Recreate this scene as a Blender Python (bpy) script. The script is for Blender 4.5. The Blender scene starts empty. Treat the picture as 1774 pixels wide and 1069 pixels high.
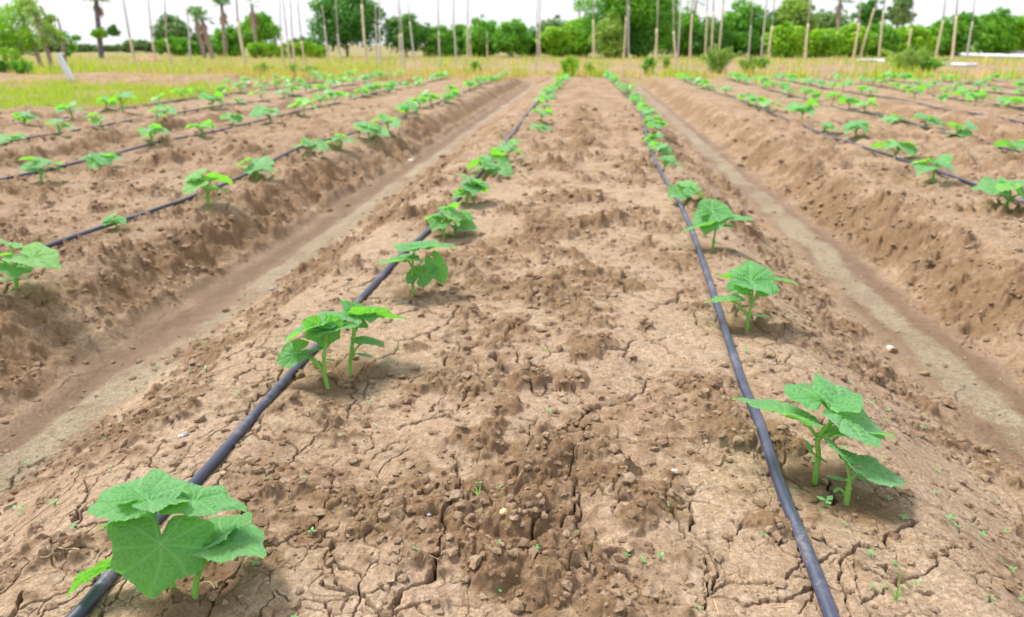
import bpy, math, random
import numpy as np
from mathutils import Vector, Matrix, Quaternion

R = math.radians
C = bpy.context.scene.collection
random.seed(7)

# ------------------------------------------------------------------ camera
H = 0.66
F = 1183.0                     # focal length in photo pixels (1774 wide)
CX, CY = 887.0, 534.5
PITCH = math.atan(457.5 / F)
YAW = math.atan(136.0 / F * math.cos(PITCH))
cp, sp_ = math.cos(PITCH), math.sin(PITCH)
cyw, syw = math.cos(YAW), math.sin(YAW)
FWD = Vector((-syw * cp, cyw * cp, -sp_))
RIGHT = Vector((cyw, syw, 0))
UP = RIGHT.cross(FWD)
EYE = Vector((0, 0, H))


def ray(px, py):
    return FWD + RIGHT * ((px - CX) / F) + UP * ((CY - py) / F)


def P(px, py, z=0.0):
    """the point of the horizontal plane z seen at a photo pixel"""
    d = ray(px, py)
    return EYE + d * ((z - H) / d.z)


def at_depth(px, py, D):
    return EYE + ray(px, py) * D


# ------------------------------------------------------------------ noise
_rng = np.random.RandomState(11)
_perm = np.concatenate([_rng.permutation(256)] * 3).astype(np.int32)
_ang = _rng.rand(256) * 2 * np.pi
_gx, _gy = np.cos(_ang).astype(np.float32), np.sin(_ang).astype(np.float32)


def pn(x, y, seed=0):
    x = x + seed * 17.31
    y = y + seed * 9.77
    ix = np.floor(x).astype(np.int32)
    iy = np.floor(y).astype(np.int32)
    fx = (x - ix).astype(np.float32)
    fy = (y - iy).astype(np.float32)
    ix &= 255
    iy &= 255
    u = fx * fx * fx * (fx * (fx * 6 - 15) + 10)
    v = fy * fy * fy * (fy * (fy * 6 - 15) + 10)
    def g(a, b):
        h = _perm[_perm[(ix + a) & 255] + ((iy + b) & 255)]
        return _gx[h] * (fx - a) + _gy[h] * (fy - b)
    n00, n10, n01, n11 = g(0, 0), g(1, 0), g(0, 1), g(1, 1)
    a = n00 + u * (n10 - n00)
    b = n01 + u * (n11 - n01)
    return (a + v * (b - a)) * 1.45


def fbm(x, y, o=4, seed=0, gain=.5):
    s, a, f = 0, 1, 1
    for k in range(o):
        s = s + a * pn(x * f, y * f, seed + k * 3)
        a *= gain
        f *= 2.03
    return s


def sst(a, b, x):
    t = np.clip((x - a) / (b - a), 0, 1)
    return t * t * (3 - 2 * t)


def _hash(ix, iy, s):
    h = _perm[_perm[(ix + s) & 255] + (iy & 255)]
    return _perm[h + (s * 7 & 255)] / 255.0, _perm[_perm[h + (s * 13 & 255)] + 31] / 255.0, _perm[h + (s * 29 & 255)] / 255.0


def worley(x, y, seed, edge=True):
    """F1 distance, edge distance, id of the nearest cell"""
    ix = np.floor(x).astype(np.int32)
    iy = np.floor(y).astype(np.int32)
    best = np.full(x.shape, 9e9, np.float32)
    bx = np.zeros_like(best); by = np.zeros_like(best); bid = np.zeros_like(best)
    for a in (-1, 0, 1):
        for b in (-1, 0, 1):
            rx, ry, rid = _hash((ix + a) & 255, (iy + b) & 255, seed)
            px = (ix + a + .1 + .8 * rx - x).astype(np.float32)
            py = (iy + b + .1 + .8 * ry - y).astype(np.float32)
            d = px * px + py * py
            m = d < best
            best = np.where(m, d, best); bx = np.where(m, px, bx); by = np.where(m, py, by); bid = np.where(m, rid, bid)
    if not edge:
        return np.sqrt(best), None, bid
    e = np.full(x.shape, 9e9, np.float32)
    for a in (-1, 0, 1):
        for b in (-1, 0, 1):
            rx, ry, rid = _hash((ix + a) & 255, (iy + b) & 255, seed)
            px = (ix + a + .1 + .8 * rx - x).astype(np.float32)
            py = (iy + b + .1 + .8 * ry - y).astype(np.float32)
            dx = px - bx; dy = py - by
            l = np.sqrt(dx * dx + dy * dy)
            ok = l > 1e-4
            dd = np.where(ok, ((px + bx) * .5 * dx + (py + by) * .5 * dy) / np.maximum(l, 1e-4), 9e9)
            e = np.minimum(e, dd)
    return np.sqrt(best), e, bid


# ------------------------------------------------------------------ rows of the field
ROWS_L = [-1.80, -2.95, -4.05, -4.95, -5.80]
ROWS_R = [1.86, 2.76, 3.80, 4.70, 5.80, 6.70, 7.80, 8.70, 9.80, 10.70, 11.80]
FIELD_END = 15.4


def px_line(pts):
    return [P(x, y, 0) for x, y in pts]


HOSE_L = px_line([(75, 1110), (130, 1069), (200, 985), (268, 905), (345, 828), (412, 745), (480, 668), (545, 600), (625, 517),
                  (665, 475), (700, 440), (745, 398), (790, 350), (830, 305), (868, 262), (893, 228), (918, 192), (948, 163), (968, 144), (980, 134)])
HOSE_R = px_line([(1455, 1120), (1436, 1069), (1398, 970), (1352, 862), (1312, 745), (1280, 655), (1255, 570), (1232, 500), (1208, 432), (1188, 378),
                  (1162, 328), (1136, 286), (1121, 250), (1117, 218), (1108, 192), (1085, 165), (1062, 145), (1048, 134)])


def interp(line, y):
    ys = [p.y for p in line]
    xs = [p.x for p in line]
    return np.interp(y, ys, xs)


def row_x(x0, y):
    k = x0 * 3.1
    return x0 + .035 * np.sin(y * .9 + k) + .02 * np.sin(y * 2.3 + k * 2)


# ------------------------------------------------------------------ ground height
# bed tops at 0; furrows: centre, depth, half floor, bank width
FURROWS = [(-1.25, .14, .11, .26), (-3.50, .09, .06, .22), (-5.38, .05, .04, .2),
           (1.03, .14, .11, .30), (3.27, .11, .08, .24), (5.25, .11, .08, .24), (7.25, .11, .08, .24),
           (9.25, .11, .08, .24), (11.25, .11, .08, .24)]

# particular clods and hollows of the photo: (pixel x, pixel y, radius m, height m)
CLODS = [(825, 762, .045, .026), (905, 898, .052, .030), (1140, 862, .060, .032), (1100, 893, .034, .022), (850, 975, .044, .028),
         (1020, 600, .065, .030), (985, 655, .040, .020), (1120, 562, .022, .018), (855, 735, .03, .015),
         (920, 655, .05, .022), (880, 700, .04, .02), (960, 790, .04, .016), (1060, 815, .035, .014), (1255, 745, .05, .030),
         (1345, 755, .05, .026), (1040, 385, .05, .035), (985, 440, .05, .03), (1010, 465, .06, .03), (1090, 490, .05, .02),
         (720, 590, .03, .015), (1050, 1050, .05, .024), (1335, 905, .03, .015), (1620, 600, .04, .02),
         (290, 282, .11, .075), (355, 285, .05, .035), (410, 268, .06, .035), (175, 360, .06, .03), (200, 300, .05, .03), (1500, 548, .03, .02),
         (1615, 405, .06, .04), (1540, 350, .05, .04), (1500, 480, .05, .03), (840, 480, .06, .02)]
HOLLOWS = [(905, 925, .001, 0), (1010, 905, .062, -.014), (1110, 645, .07, -.012), (1340, 795, .05, -.012), (880, 640, .03, -.018), (1180, 820, .03, -.008)]
CL_W = [(P(a, b, .012), r, h) for a, b, r, h in CLODS] + [(P(a, b, 0), r, h) for a, b, r, h in HOLLOWS if h]
HERO_BASES = [P(*q) for q in ((315, 1024), (1412, 832), (1466, 871), (566, 658), (605, 638), (1295, 563), (1235, 432), (715, 502), (785, 405), (1190, 352), (820, 348))]
# big open cracks traced from the photo
CRACKS = [[(668, 1062), (700, 1035), (742, 1010), (745, 985), (760, 945), (775, 900), (780, 870), (758, 845)],
          [(758, 845), (735, 860), (700, 868), (655, 880), (600, 905)],
          [(780, 870), (800, 830), (770, 800)],
          [(600, 1015), (640, 1045), (668, 1062)],
          [(690, 740), (735, 725), (780, 722), (800, 732)],
          [(850, 615), (880, 640), (910, 665), (940, 690), (965, 680)],
          [(945, 900), (932, 940), (930, 975), (915, 990)],
          [(1000, 840), (995, 880), (975, 920)],
          [(1200, 880), (1215, 940), (1232, 980), (1240, 1020)], [(1240, 1040), (1300, 1052), (1385, 1020)],
          [(1450, 975), (1485, 940), (1520, 950), (1570, 930), (1590, 905)],
          [(1520, 985), (1560, 1010), (1600, 1040), (1640, 1035)],
          [(40, 1020), (30, 1050), (20, 1069)], [(120, 880), (180, 860), (250, 850)], [(495, 740), (560, 745), (610, 735)],
          [(1440, 830), (1455, 860), (1440, 880)], [(565, 1000), (600, 1015)], [(230, 990), (215, 1030), (170, 1060)]]


def spacing(x, y):
    W = .95 * np.maximum(y, .3) + .25
    u = x / W
    ext = np.maximum(0, np.maximum(-1.3 - u, u - 1.1))
    return np.maximum(np.maximum(.0013, ext * .1) * W, .0011 * (np.maximum(y, .6) / .6) ** 1.5)


def seg_dist(x, y, pts):
    d = np.full(x.shape, 9e9, np.float32)
    for a, b in zip(pts[:-1], pts[1:]):
        dx, dy = b[0] - a[0], b[1] - a[1]
        t = np.clip(((x - a[0]) * dx + (y - a[1]) * dy) / (dx * dx + dy * dy), 0, 1)
        d = np.minimum(d, np.hypot(x - a[0] - t * dx, y - a[1] - t * dy))
    return d


def ground(x, y):
    x = np.asarray(x, np.float64); y = np.asarray(y, np.float64)
    S = spacing(x, y)
    far_out = sst(FIELD_END - .3, FIELD_END + .5, y + .25 * pn(x * .8, y * .8, 5))
    left_out = sst(-6.3, -6.7, x + .3 * pn(x * .7, y * .7, 8) - 1.05 * sst(6.8, 7.8, y) * sst(11.5, 10.6, y))
    out = np.maximum(far_out, left_out)
    inf = 1 - out
    wob = .03 * pn(x * 1.3, y * 1.3, 2) + .012 * pn(x * 6, y * 6, 3)
    xs = x + wob
    # beds and furrows
    z = np.zeros_like(x)
    slope = np.zeros_like(x); floor = np.zeros_like(x); silt = np.zeros_like(x)
    for c, dep, hf, bw in FURROWS:
        d = np.abs(xs - c)
        inner = ((xs - c) * np.sign(c) < 0) & (abs(c) < 1.5)
        t = np.clip((d - hf) / np.where(inner, .42, bw), 0, 1)
        z = z - dep * (1 - t * t * (3 - 2 * t)) * inf
        floor = np.maximum(floor, (1 - sst(hf * .45, hf * 1.6, d + .05 * pn(x * 9, y * 5, 12))) * inf)
        slope = np.maximum(slope, np.exp(-((t - .5) / .38) ** 2) * (t > 0) * (t < 1) * inf * np.where(inner, .2, 1))
        cc = c + (.07 if c == -1.25 else (-.02 if c == 1.03 else 0)) + .02 * pn(y * .9, y * 0 + c, 4)
        silt = np.maximum(silt, (1 - sst(.35, 1.0, np.abs(x - cc + .035 * pn(x * 7, y * 3, 6)) / (.09 if dep > .12 else .05))) * inf * (1 if dep > .12 else .6))
    # silt ledge on the far side of the left furrow
    z = z + 0.018 * np.exp(-((xs + 1.40) / .025) ** 2) * inf - .014 * np.exp(-((xs + 1.27) / .05) ** 2) * inf
    # outer shoulders fall off gently from the hoses of the central bed
    z = z - .03 * sst(-.70, -.98, xs) * sst(-1.75, -1.40, xs) * inf - .03 * sst(.42, .72, xs) * sst(1.55, 1.2, xs) * inf
    low = fbm(x * 1.1, y * 1.1, 3, 20)
    z = z + .012 * low * (1 - floor * .7)
    # where the soil is crumbled and where it keeps a smooth crust
    cen = np.exp(-((x + .10 + .06 * pn(y * 1.5, y * 0, 9)) / .15) ** 2)
    rg = fbm(x * 3.2, y * 3.2, 4, 31)
    edge = np.maximum(sst(-.72, -.86, xs), sst(.46, .6, xs))
    rg = rg + .55 * pn(x * 26, y * 26, 33) + .35 * pn(x * 60, y * 60, 34)
    rough = sst(-.38, .75, rg * .60 + cen * .30 * sst(.5, .8, y) + edge * .10 - .20 + .50 * slope + .10 * sst(1.0, 2.5, y))
    rough = np.maximum(rough, (.34 + .25 * rg) * sst(2.6, 6, y))
    rough = np.clip(rough * (1 - floor * .95), 0, 1)
    hosed = np.minimum(np.abs(x - interp(HOSE_L, y)), np.abs(x - interp(HOSE_R, y)))
    rough = rough * (1 - .75 * np.exp(-(hosed / .022) ** 2) * (y < 4))
    rough = np.where(np.abs(x + .17) > 1.0, np.maximum(rough * .85, .26 * (1 - floor)), rough)
    z = z + .008 * cen * sst(.6, 1.0, y) * inf + rough * .004
    near = 1 - out * .35

    def octave(f, amp, seed, kind=0):
        w = sst(1.6, 4.5, 1.0 / f / S)
        m = w > .01
        r = np.zeros_like(x)
        if m.any():
            n = pn(x[m] * f, y[m] * f, seed)
            if kind == 1:
                n = np.abs(n) * 2 - .45
            r[m] = n * w[m] * amp
        return r
    dome = np.clip(rough, .0, 1)
    big = .85 + 1.0 * sst(.9, 1.3, np.abs(x + .17)) * (1 - floor) + .75 * sst(1.3, 3.0, y) + .9 * sst(3, 5, y)
    z = z + near * (dome * big * (octave(7, .0095, 41, 1) + octave(16, .0085, 42, 1) + octave(34, .0048, 43, 1) + octave(75, .0030, 44, 1)
                            + octave(160, .0017, 45, 1) + octave(330, .0008, 52))
                    + floor * (octave(22, .003, 54) + octave(60, .0022, 55, 1) + octave(150, .001, 56)) + octave(5, .004, 46) + (octave(3.4, .03, 57) + octave(6.5, .028, 58, 1)) * sst(2.6, 4.5, y) * (1 - floor) + octave(13, .0020, 47) + octave(40, .0010, 48) + octave(110, .0006, 49) + octave(240, .0004, 53))
    # rounded lumps
    lump_id = np.zeros_like(x)
    for f, amp, seed, thr in ((9, .30, 3, .62), (21, .42, 5, .50), (48, .42, 7, .55), (110, .42, 13, .5)):
        w = sst(1.8, 4.0, 1.0 / f / S)
        m = (w > .01) & (rough > .05)
        if m.any():
            xm, ym = x[m], y[m]
            xw = xm * f + .35 * pn(xm * f * 1.7, ym * f * 1.7, 60 + seed) + .15 * pn(xm * f * 5, ym * f * 5, 61 + seed)
            yw = ym * f + .35 * pn(xm * f * 1.7 + 31, ym * f * 1.7, 62 + seed) + .15 * pn(xm * f * 5, ym * f * 5 + 9, 63 + seed)
            d, _, i = worley(xw, yw, seed, False)
            rad = .22 + .30 * ((i * 7.13) % 1)
            hh = np.sqrt(np.clip(1 - (d / rad) ** 2, 0, 1)) * rad / f * amp * (i < thr)
            k = np.zeros_like(x)
            k[m] = hh * w[m] * sst(.12, .6, rough[m] + .18 * slope[m]) * (1 + .8 * sst(1.2, 3, ym))
            z = z + k * (1 - floor * .8) * near
            lump_id[m] = np.maximum(lump_id[m], (hh > 0) * .5)
    # particular clods
    clod = np.zeros_like(x)
    for c, r, h in CL_W:
        m = (np.abs(x - c.x) < r * 1.8) & (np.abs(y - c.y) < r * 1.8)
        if not m.any():
            continue
        xm, ym = x[m], y[m]
        dx = (xm - c.x + .45 * r * pn(xm * .9 / r, ym * .9 / r, 71) + .14 * r * pn(xm * 3.3 / r, ym * 3.3 / r, 72)) / r
        dy = (ym - c.y + .45 * r * pn(xm * .9 / r, ym * .9 / r, 73) + .14 * r * pn(xm * 3.3 / r, ym * 3.3 / r, 74)) / r * 1.1
        d = np.sqrt(dx * dx + dy * dy)
        if h > 0:
            b = np.clip(1 - d ** 3.2, 0, 1) ** .7 * h * (.75 + .35 * pn(xm * 1.6 / r, ym * 1.6 / r, 75)) * (1 + .30 * (np.abs(pn(xm * 4 / r, ym * 4 / r, 76)) - .25))
            clod[m] = np.maximum(clod[m], sst(1.05, .7, d))
        else:
            b = np.clip(1 - d ** 2, 0, 1) * h
        z[m] += b
    rough = np.maximum(rough, clod * .85)
    # old print of the hose beside the left one
    d = x - (interp(HOSE_L, y) + .085)
    w = sst(.80, .86, y) * sst(1.12, 1.04, y)
    z = z + w * (.006 * np.exp(-((d - .012) / .014) ** 2) - .004 * np.exp(-((d + .016) / .010) ** 2))
    rough = np.maximum(rough, w * .6 * np.exp(-(d / .02) ** 2))
    # the hoses have sunk a little
    for L in (HOSE_L, HOSE_R):
        d = np.abs(x - interp(L, y))
        z = z - .004 * np.exp(-(d / .016) ** 2) * (y < 6)
    # planting holes, wet from the drippers, with plant shade painted into the same rings
    damp_shade = np.zeros_like(x)
    for b in HERO_BASES:
        m = (np.abs(x - b.x) < .25) & (np.abs(y - b.y) < .25)
        if m.any():
            q = .03 * pn(x[m] * 14, y[m] * 14, 81)
            d = np.hypot(x[m] - b.x - .015 + q, (y[m] - b.y) * 1.2 + q)
            damp_shade[m] = np.maximum(damp_shade[m], sst(.095, .045, d))
            z[m] -= .010 * np.exp(-(d / .055) ** 2)
    damp_shade = damp_shade * .9
    for hx in [interp(HOSE_L, y) + .02, interp(HOSE_R, y) + .02] + [row_x(r, y) for r in ROWS_L + ROWS_R]:
        yy = ((y + hx * 3) % .55) - .27
        damp_shade = np.maximum(damp_shade, sst(.11, .05, np.hypot(x - hx, yy * .8) + .03 * pn(x * 9, y * 9, 83)) * .55 * inf * (y > 1.9))
    rough = np.clip(rough * (1 - .5 * damp_shade), 0, 1)
    # shrinkage cracks
    m = (y < 5.2) & (y > .2) & (np.abs(x) < 3.4)
    crk = np.zeros_like(x)
    if m.any():
        xm, ym = x[m], y[m]
        Sm = S[m]
        wx = xm + .020 * pn(xm * 13, ym * 13, 91) + .008 * pn(xm * 38, ym * 38, 92) + .003 * pn(xm * 110, ym * 110, 97)
        wy = ym + .020 * pn(xm * 13 + 7, ym * 13, 93) + .008 * pn(xm * 38 + 3, ym * 38, 94) + .003 * pn(xm * 110, ym * 110, 98)
        keep = (1 - floor[m] * .9) * (1 - .9 * sst(.3, .8, slope[m])) * (1 - .75 * damp_shade[m])
        tot = np.zeros_like(xm)
        nn = pn(xm * 5, ym * 5, 95)
        for f, wid, dep, seed, lo, hi in ((6.2, .0021, .026, 21, -.05, .40), (13.5, .0013, .014, 23, .10, .55), (30, .0008, .006, 25, .12, .6)):
            _, e, _ = worley(wx * f, wy * f * .9, seed)
            e = e / f
            g = sst(3.2, 1.4, ym) * sst(lo, hi, pn(xm * f * .55, ym * f * .55, 96 + seed) * 1.0 + .18 - .15 * rough[m])
            ww = np.maximum(wid * g * (1 + .7 * nn), 1e-5)
            ww = np.where(ww > wid * .2, np.maximum(ww, Sm * .62), ww)
            a = np.clip(1 - e / ww, 0, 1)
            a = a ** .45 * np.minimum(1, (wid * g * 1.8) / (Sm * .62)) * (g > .15)
            tot = np.maximum(tot, a * dep * keep * (1 - .6 * rough[m]))
            z[m] -= .0016 * np.exp(-e * f * 11) * g * keep * (f < 20)
        for L in CRACKS:
            pts = [(p.x, p.y) for p in (P(a, b, 0) for a, b in L)]
            e = seg_dist(wx, wy, pts)
            ww = np.maximum(.0030 * (1 + .6 * nn), Sm * .7)
            a = np.clip(1 - e / ww, 0, 1) ** .4
            tot = np.maximum(tot, a * .032)
            z[m] -= .0018 * np.exp(-e * 70)
        z[m] -= tot
    # beyond the field
    bank = .16 * np.exp(-((y - 12.9 + .5 * pn(x * .3, y * .3, 99)) / .9) ** 2) * left_out * sst(22, 15, y)
    z = z + bank + out * (-.03 + .04 * fbm(x * .6, y * .6, 3, 55)) * sst(2000, 40, y)
    return z, rough, damp_shade, floor, silt, out, left_out


def gz(x, y):
    return float(ground(np.array([x]), np.array([y]))[0][0])


def link_mesh(name, co, faces=None, mats=(), smooth=True, grid=None, attrs=None, cattrs=None):
    me = bpy.data.meshes.new(name)
    co = np.asarray(co, np.float32)
    if grid is not None:
        nj, ni = grid
        a = np.arange(nj * ni, dtype=np.int32).reshape(nj, ni)
        q = np.stack([a[:-1, :-1], a[:-1, 1:], a[1:, 1:], a[1:, :-1]], -1).reshape(-1)
        k = 4
        nf = q.size // 4
    else:
        q = np.asarray(faces, np.int32)
        k = q.shape[1]
        nf = q.shape[0]
        q = q.reshape(-1)
    me.vertices.add(len(co))
    me.vertices.foreach_set('co', co.reshape(-1))
    me.loops.add(len(q))
    me.loops.foreach_set('vertex_index', q)
    me.polygons.add(nf)
    me.polygons.foreach_set('loop_start', np.arange(0, nf * k, k, dtype=np.int32))
    me.update(calc_edges=True)
    me.polygons.foreach_set('use_smooth', np.full(nf, smooth, dtype=bool))
    for n, v in (attrs or {}).items():
        t = me.attributes.new(n, 'FLOAT', 'POINT')
        t.data.foreach_set('value', np.asarray(v, np.float32).reshape(-1))
    for n, v in (cattrs or {}).items():
        t = me.color_attributes.new(n, 'FLOAT_COLOR', 'POINT')
        v = np.asarray(v, np.float32)
        t.data.foreach_set('color', np.concatenate([v, np.ones((len(v), 1), np.float32)], 1).reshape(-1))
    for m in mats:
        me.materials.append(m)
    me.update()
    return me


def add(name, me, parent=None, loc=None):
    o = bpy.data.objects.new(name, me)
    C.objects.link(o)
    if parent:
        o.parent = parent
    if loc is not None:
        o.location = loc
    return o


def tag(o, label=None, cat=None, group=None, kind=None):
    for k, v in (('label', label), ('category', cat), ('group', group), ('kind', kind)):
        if v:
            o[k] = v
    return o


# ------------------------------------------------------------------ materials
class NT:
    def __init__(s, name):
        s.m = bpy.data.materials.new(name)
        s.m.use_nodes = True
        s.t = s.m.node_tree
        s.t.nodes.clear()
        s.out = s.t.nodes.new('ShaderNodeOutputMaterial')

    def n(s, typ, **kw):
        nd = s.t.nodes.new('ShaderNode' + typ)
        for k, v in kw.items():
            if k.startswith('i_'):
                nd.inputs[k[2:].replace('_', ' ')].default_value = v
            else:
                setattr(nd, k, v)
        return nd

    def l(s, a, b):
        s.t.links.new(a, b)

    def mix(s, fac, a, b, typ='MIX'):
        nd = s.n('Mix', data_type='RGBA', blend_type=typ)
        for i, v in ((0, fac), (6, a), (7, b)):
            if isinstance(v, bpy.types.NodeSocket):
                s.l(v, nd.inputs[i])
            else:
                nd.inputs[i].default_value = v if i == 0 else (*v, 1)
        return nd.outputs[2]

    def math(s, op, a, b=0.0, clamp=False):
        nd = s.n('Math', operation=op, use_clamp=clamp)
        for i, v in ((0, a), (1, b)):
            if isinstance(v, bpy.types.NodeSocket):
                s.l(v, nd.inputs[i])
            else:
                nd.inputs[i].default_value = v
        return nd.outputs[0]

    def rng(s, v, a, b, c=0.0, d=1.0):
        nd = s.n('MapRange')
        s.l(v, nd.inputs[0])
        for i, k in enumerate((a, b, c, d)):
            nd.inputs[i + 1].default_value = k
        return nd.outputs[0]

    def noise(s, vec, scale, detail=4, rough=.55):
        nd = s.n('TexNoise')
        nd.inputs['Scale'].default_value = scale
        nd.inputs['Detail'].default_value = detail
        nd.inputs['Roughness'].default_value = rough
        if vec is not None:
            s.l(vec, nd.inputs['Vector'])
        return nd.outputs[0]


def attr(t, name):
    return t.n('Attribute', attribute_name=name)


def soil_material():
    t = NT('soil')
    pos = t.n('NewGeometry').outputs['Position']
    m1 = t.n('SeparateColor'); t.l(attr(t, 'm1').outputs['Color'], m1.inputs[0])
    m2 = t.n('SeparateColor'); t.l(attr(t, 'm2').outputs['Color'], m2.inputs[0])
    rough, damp_shade, silt = m1.outputs[0], m1.outputs[1], m1.outputs[2]
    green, dry, fl = m2.outputs[0], m2.outputs[1], m2.outputs[2]
    n1 = t.noise(pos, 2.6, 6, .6)
    n2 = t.noise(pos, 22, 6, .65)
    n3 = t.noise(pos, 190, 5, .7)
    n4 = t.noise(pos, 900, 2, .6)
    crust = t.mix(t.rng(n1, .3, .7), (.67, .505, .335), (.47, .325, .195))
    crust = t.mix(t.rng(n2, .35, .75), crust, (.78, .65, .50))
    crumb = t.mix(t.rng(n2, .3, .7), (.22, .142, .070), (.40, .275, .15))
    crumb = t.mix(t.rng(n1, .45, .75), crumb, (.27, .18, .10))
    rr = t.math('ADD', rough, t.math('MULTIPLY', t.math('SUBTRACT', n2, .5), 1.5))
    rr = t.math('ADD', rr, t.math('MULTIPLY', t.math('SUBTRACT', t.noise(pos, 7, 4, .7), .5), .9))
    rr = t.math('ADD', rr, t.math('MULTIPLY', t.math('SUBTRACT', n3, .5), 1.1))
    col = t.mix(t.rng(rr, .02, .72), crust, crumb)
    n6 = t.noise(pos, 11, 6, .75)
    col = t.mix(t.math('MULTIPLY', t.rng(n6, .48, .62), t.rng(rough, .1, .45, .25, .75)), col, (.29, .19, .105))
    # furrow floor: brown wet silt, pale olive film in the middle
    flc = t.mix(t.rng(n2, .35, .7), (.125, .085, .052), (.225, .155, .10))
    col = t.mix(t.math('MULTIPLY', fl, .9), col, flc)
    sn = t.math('ADD', silt, t.math('MULTIPLY', t.math('SUBTRACT', n2, .5), 1.1))
    sn = t.math('MULTIPLY', sn, t.rng(t.noise(pos, 4.5, 5, .65), .36, .56, .30, 1))
    col = t.mix(t.rng(sn, .12, .75, 0, .9), col, t.mix(t.rng(n1, .4, .65), (.48, .445, .31), (.36, .315, .22)))
    # rings of moist soil and painted plant shade
    dd = t.math('MULTIPLY', damp_shade, t.rng(n2, .3, .6, .75, 1.0), True)
    col = t.mix(dd, col, (.215, .120, .062))
    # beyond the field
    gcol = t.mix(t.rng(t.noise(pos, 3.0, 5), .35, .65), (.22, .33, .055), (.42, .40, .13))
    dcol = t.mix(t.rng(t.noise(pos, 2.1, 5), .35, .65), (.58, .42, .20), (.46, .31, .21))
    col = t.mix(green, col, gcol)
    col = t.mix(dry, col, dcol)
    # grains
    n5 = t.noise(pos, 70, 5, .75)
    col = t.mix(t.rng(n5, .34, .60, .62, 0), col, (.17, .10, .055))
    col = t.mix(t.rng(n3, .38, .60, .62, 0), col, (.16, .09, .045))
    col = t.mix(t.rng(n4, .38, .62, .45, 0), col, (.10, .06, .035))
    col = t.mix(t.rng(n4, .62, .74, 0, .35), col, (.72, .60, .46))
    b = t.n('BsdfPrincipled')
    t.l(col, b.inputs['Base Color'])
    wet = t.math('MAXIMUM', t.math('MULTIPLY', fl, .55), t.math('MULTIPLY', damp_shade, .25))
    t.l(t.rng(wet, 0, 1, .95, .55), b.inputs['Roughness'])
    b.inputs['Specular IOR Level'].default_value = .25
    bm = t.n('Bump'); bm.inputs['Strength'].default_value = .9; bm.inputs['Distance'].default_value = .003
    t.l(t.math('ADD', n3, t.math('MULTIPLY', n4, .6)), bm.inputs['Height'])
    t.l(bm.outputs[0], b.inputs['Normal'])
    t.l(b.outputs[0], t.out.inputs[0])
    return t.m


def simple(name, c, rough=.7, c2=None, scale=20, spec=.3, bump=0, contrast=(.35, .65), vec='obj'):
    t = NT(name)
    v = t.n('TexCoord').outputs['Object']
    n = t.noise(v, scale, 5, .6)
    col = t.mix(t.rng(n, *contrast), c, c2 or c)
    b = t.n('BsdfPrincipled')
    t.l(col, b.inputs['Base Color'])
    b.inputs['Roughness'].default_value = rough
    b.inputs['Specular IOR Level'].default_value = spec
    if bump:
        bm = t.n('Bump'); bm.inputs['Strength'].default_value = .6; bm.inputs['Distance'].default_value = bump
        t.l(n, bm.inputs['Height']); t.l(bm.outputs[0], b.inputs['Normal'])
    t.l(b.outputs[0], t.out.inputs[0])
    return t.m


def leaf_material(name, c1, c2, vein, trans, tfac=.35, rough=.5, sheen=.0, grain=260, coords='Object'):
    t = NT(name)
    v = t.n('TexCoord').outputs['Object']
    vn = attr(t, 'vein').outputs['Fac']
    tint = attr(t, 'tint').outputs['Fac']
    n = t.noise(v, 2.2, 4)
    g = t.noise(v, grain * .1, 4, .7)
    oc = t.n('SeparateColor')
    t.l(t.n('ObjectInfo').outputs['Color'], oc.inputs[0])
    oi = oc.outputs[0]
    f = t.math('ADD', t.math('MULTIPLY', oi, .6), t.math('MULTIPLY', n, .6))
    col = t.mix(t.rng(f, .25, .95), c1, c2)
    if name == 'seedling_leaf':
        sp = t.noise(v, 5.5, 3, .8)
        col = t.mix(t.rng(sp, .69, .73, 0, .7), col, (.50, .50, .22))
        col = t.mix(t.rng(oi, .62, 1, 0, .75), col, (.27, .60, .045))
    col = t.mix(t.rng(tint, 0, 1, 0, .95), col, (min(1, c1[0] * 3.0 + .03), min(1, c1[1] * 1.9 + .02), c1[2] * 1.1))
    col = t.mix(t.math('MULTIPLY', vn, .7, True), col, vein)
    col = t.mix(t.math('MULTIPLY', vn, -.95, True), col, tuple(k * .38 for k in c1))
    col = t.mix(t.rng(g, .45, .7, 0, .25), col, tuple(k * .6 for k in c1))
    b = t.n('BsdfPrincipled')
    t.l(col, b.inputs['Base Color'])
    b.inputs['Roughness'].default_value = rough
    b.inputs['Specular IOR Level'].default_value = .5
    if sheen:
        b.inputs['Sheen Weight'].default_value = sheen
        b.inputs['Sheen Roughness'].default_value = .4
        b.inputs['Sheen Tint'].default_value = (.75, 1, .85, 1)
    tr = t.n('BsdfTranslucent')
    t.l(t.mix(t.math('MULTIPLY', t.math('ABSOLUTE', vn), .4), trans, tuple(k * .55 for k in trans)), tr.inputs[0])
    if grain:
        bm = t.n('Bump'); bm.inputs['Strength'].default_value = .35; bm.inputs['Distance'].default_value = .02
        t.l(g, bm.inputs['Height']); t.l(bm.outputs[0], b.inputs['Normal'])
    mx = t.n('MixShader'); mx.inputs[0].default_value = tfac
    t.l(b.outputs[0], mx.inputs[1]); t.l(tr.outputs[0], mx.inputs[2])
    t.l(mx.outputs[0], t.out.inputs[0])
    return t.m


M_SOIL = soil_material()
M_LEAF = leaf_material('seedling_leaf', (.12, .40, .10), (.20, .47, .20), (.36, .68, .30), (.28, .80, .04), .40, .42, .6)
M_STEM = leaf_material('seedling_stem', (.22, .50, .07), (.28, .56, .10), (.3, .55, .15), (.35, .7, .06), .22, .5, .2)
M_HOSE = None


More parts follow.
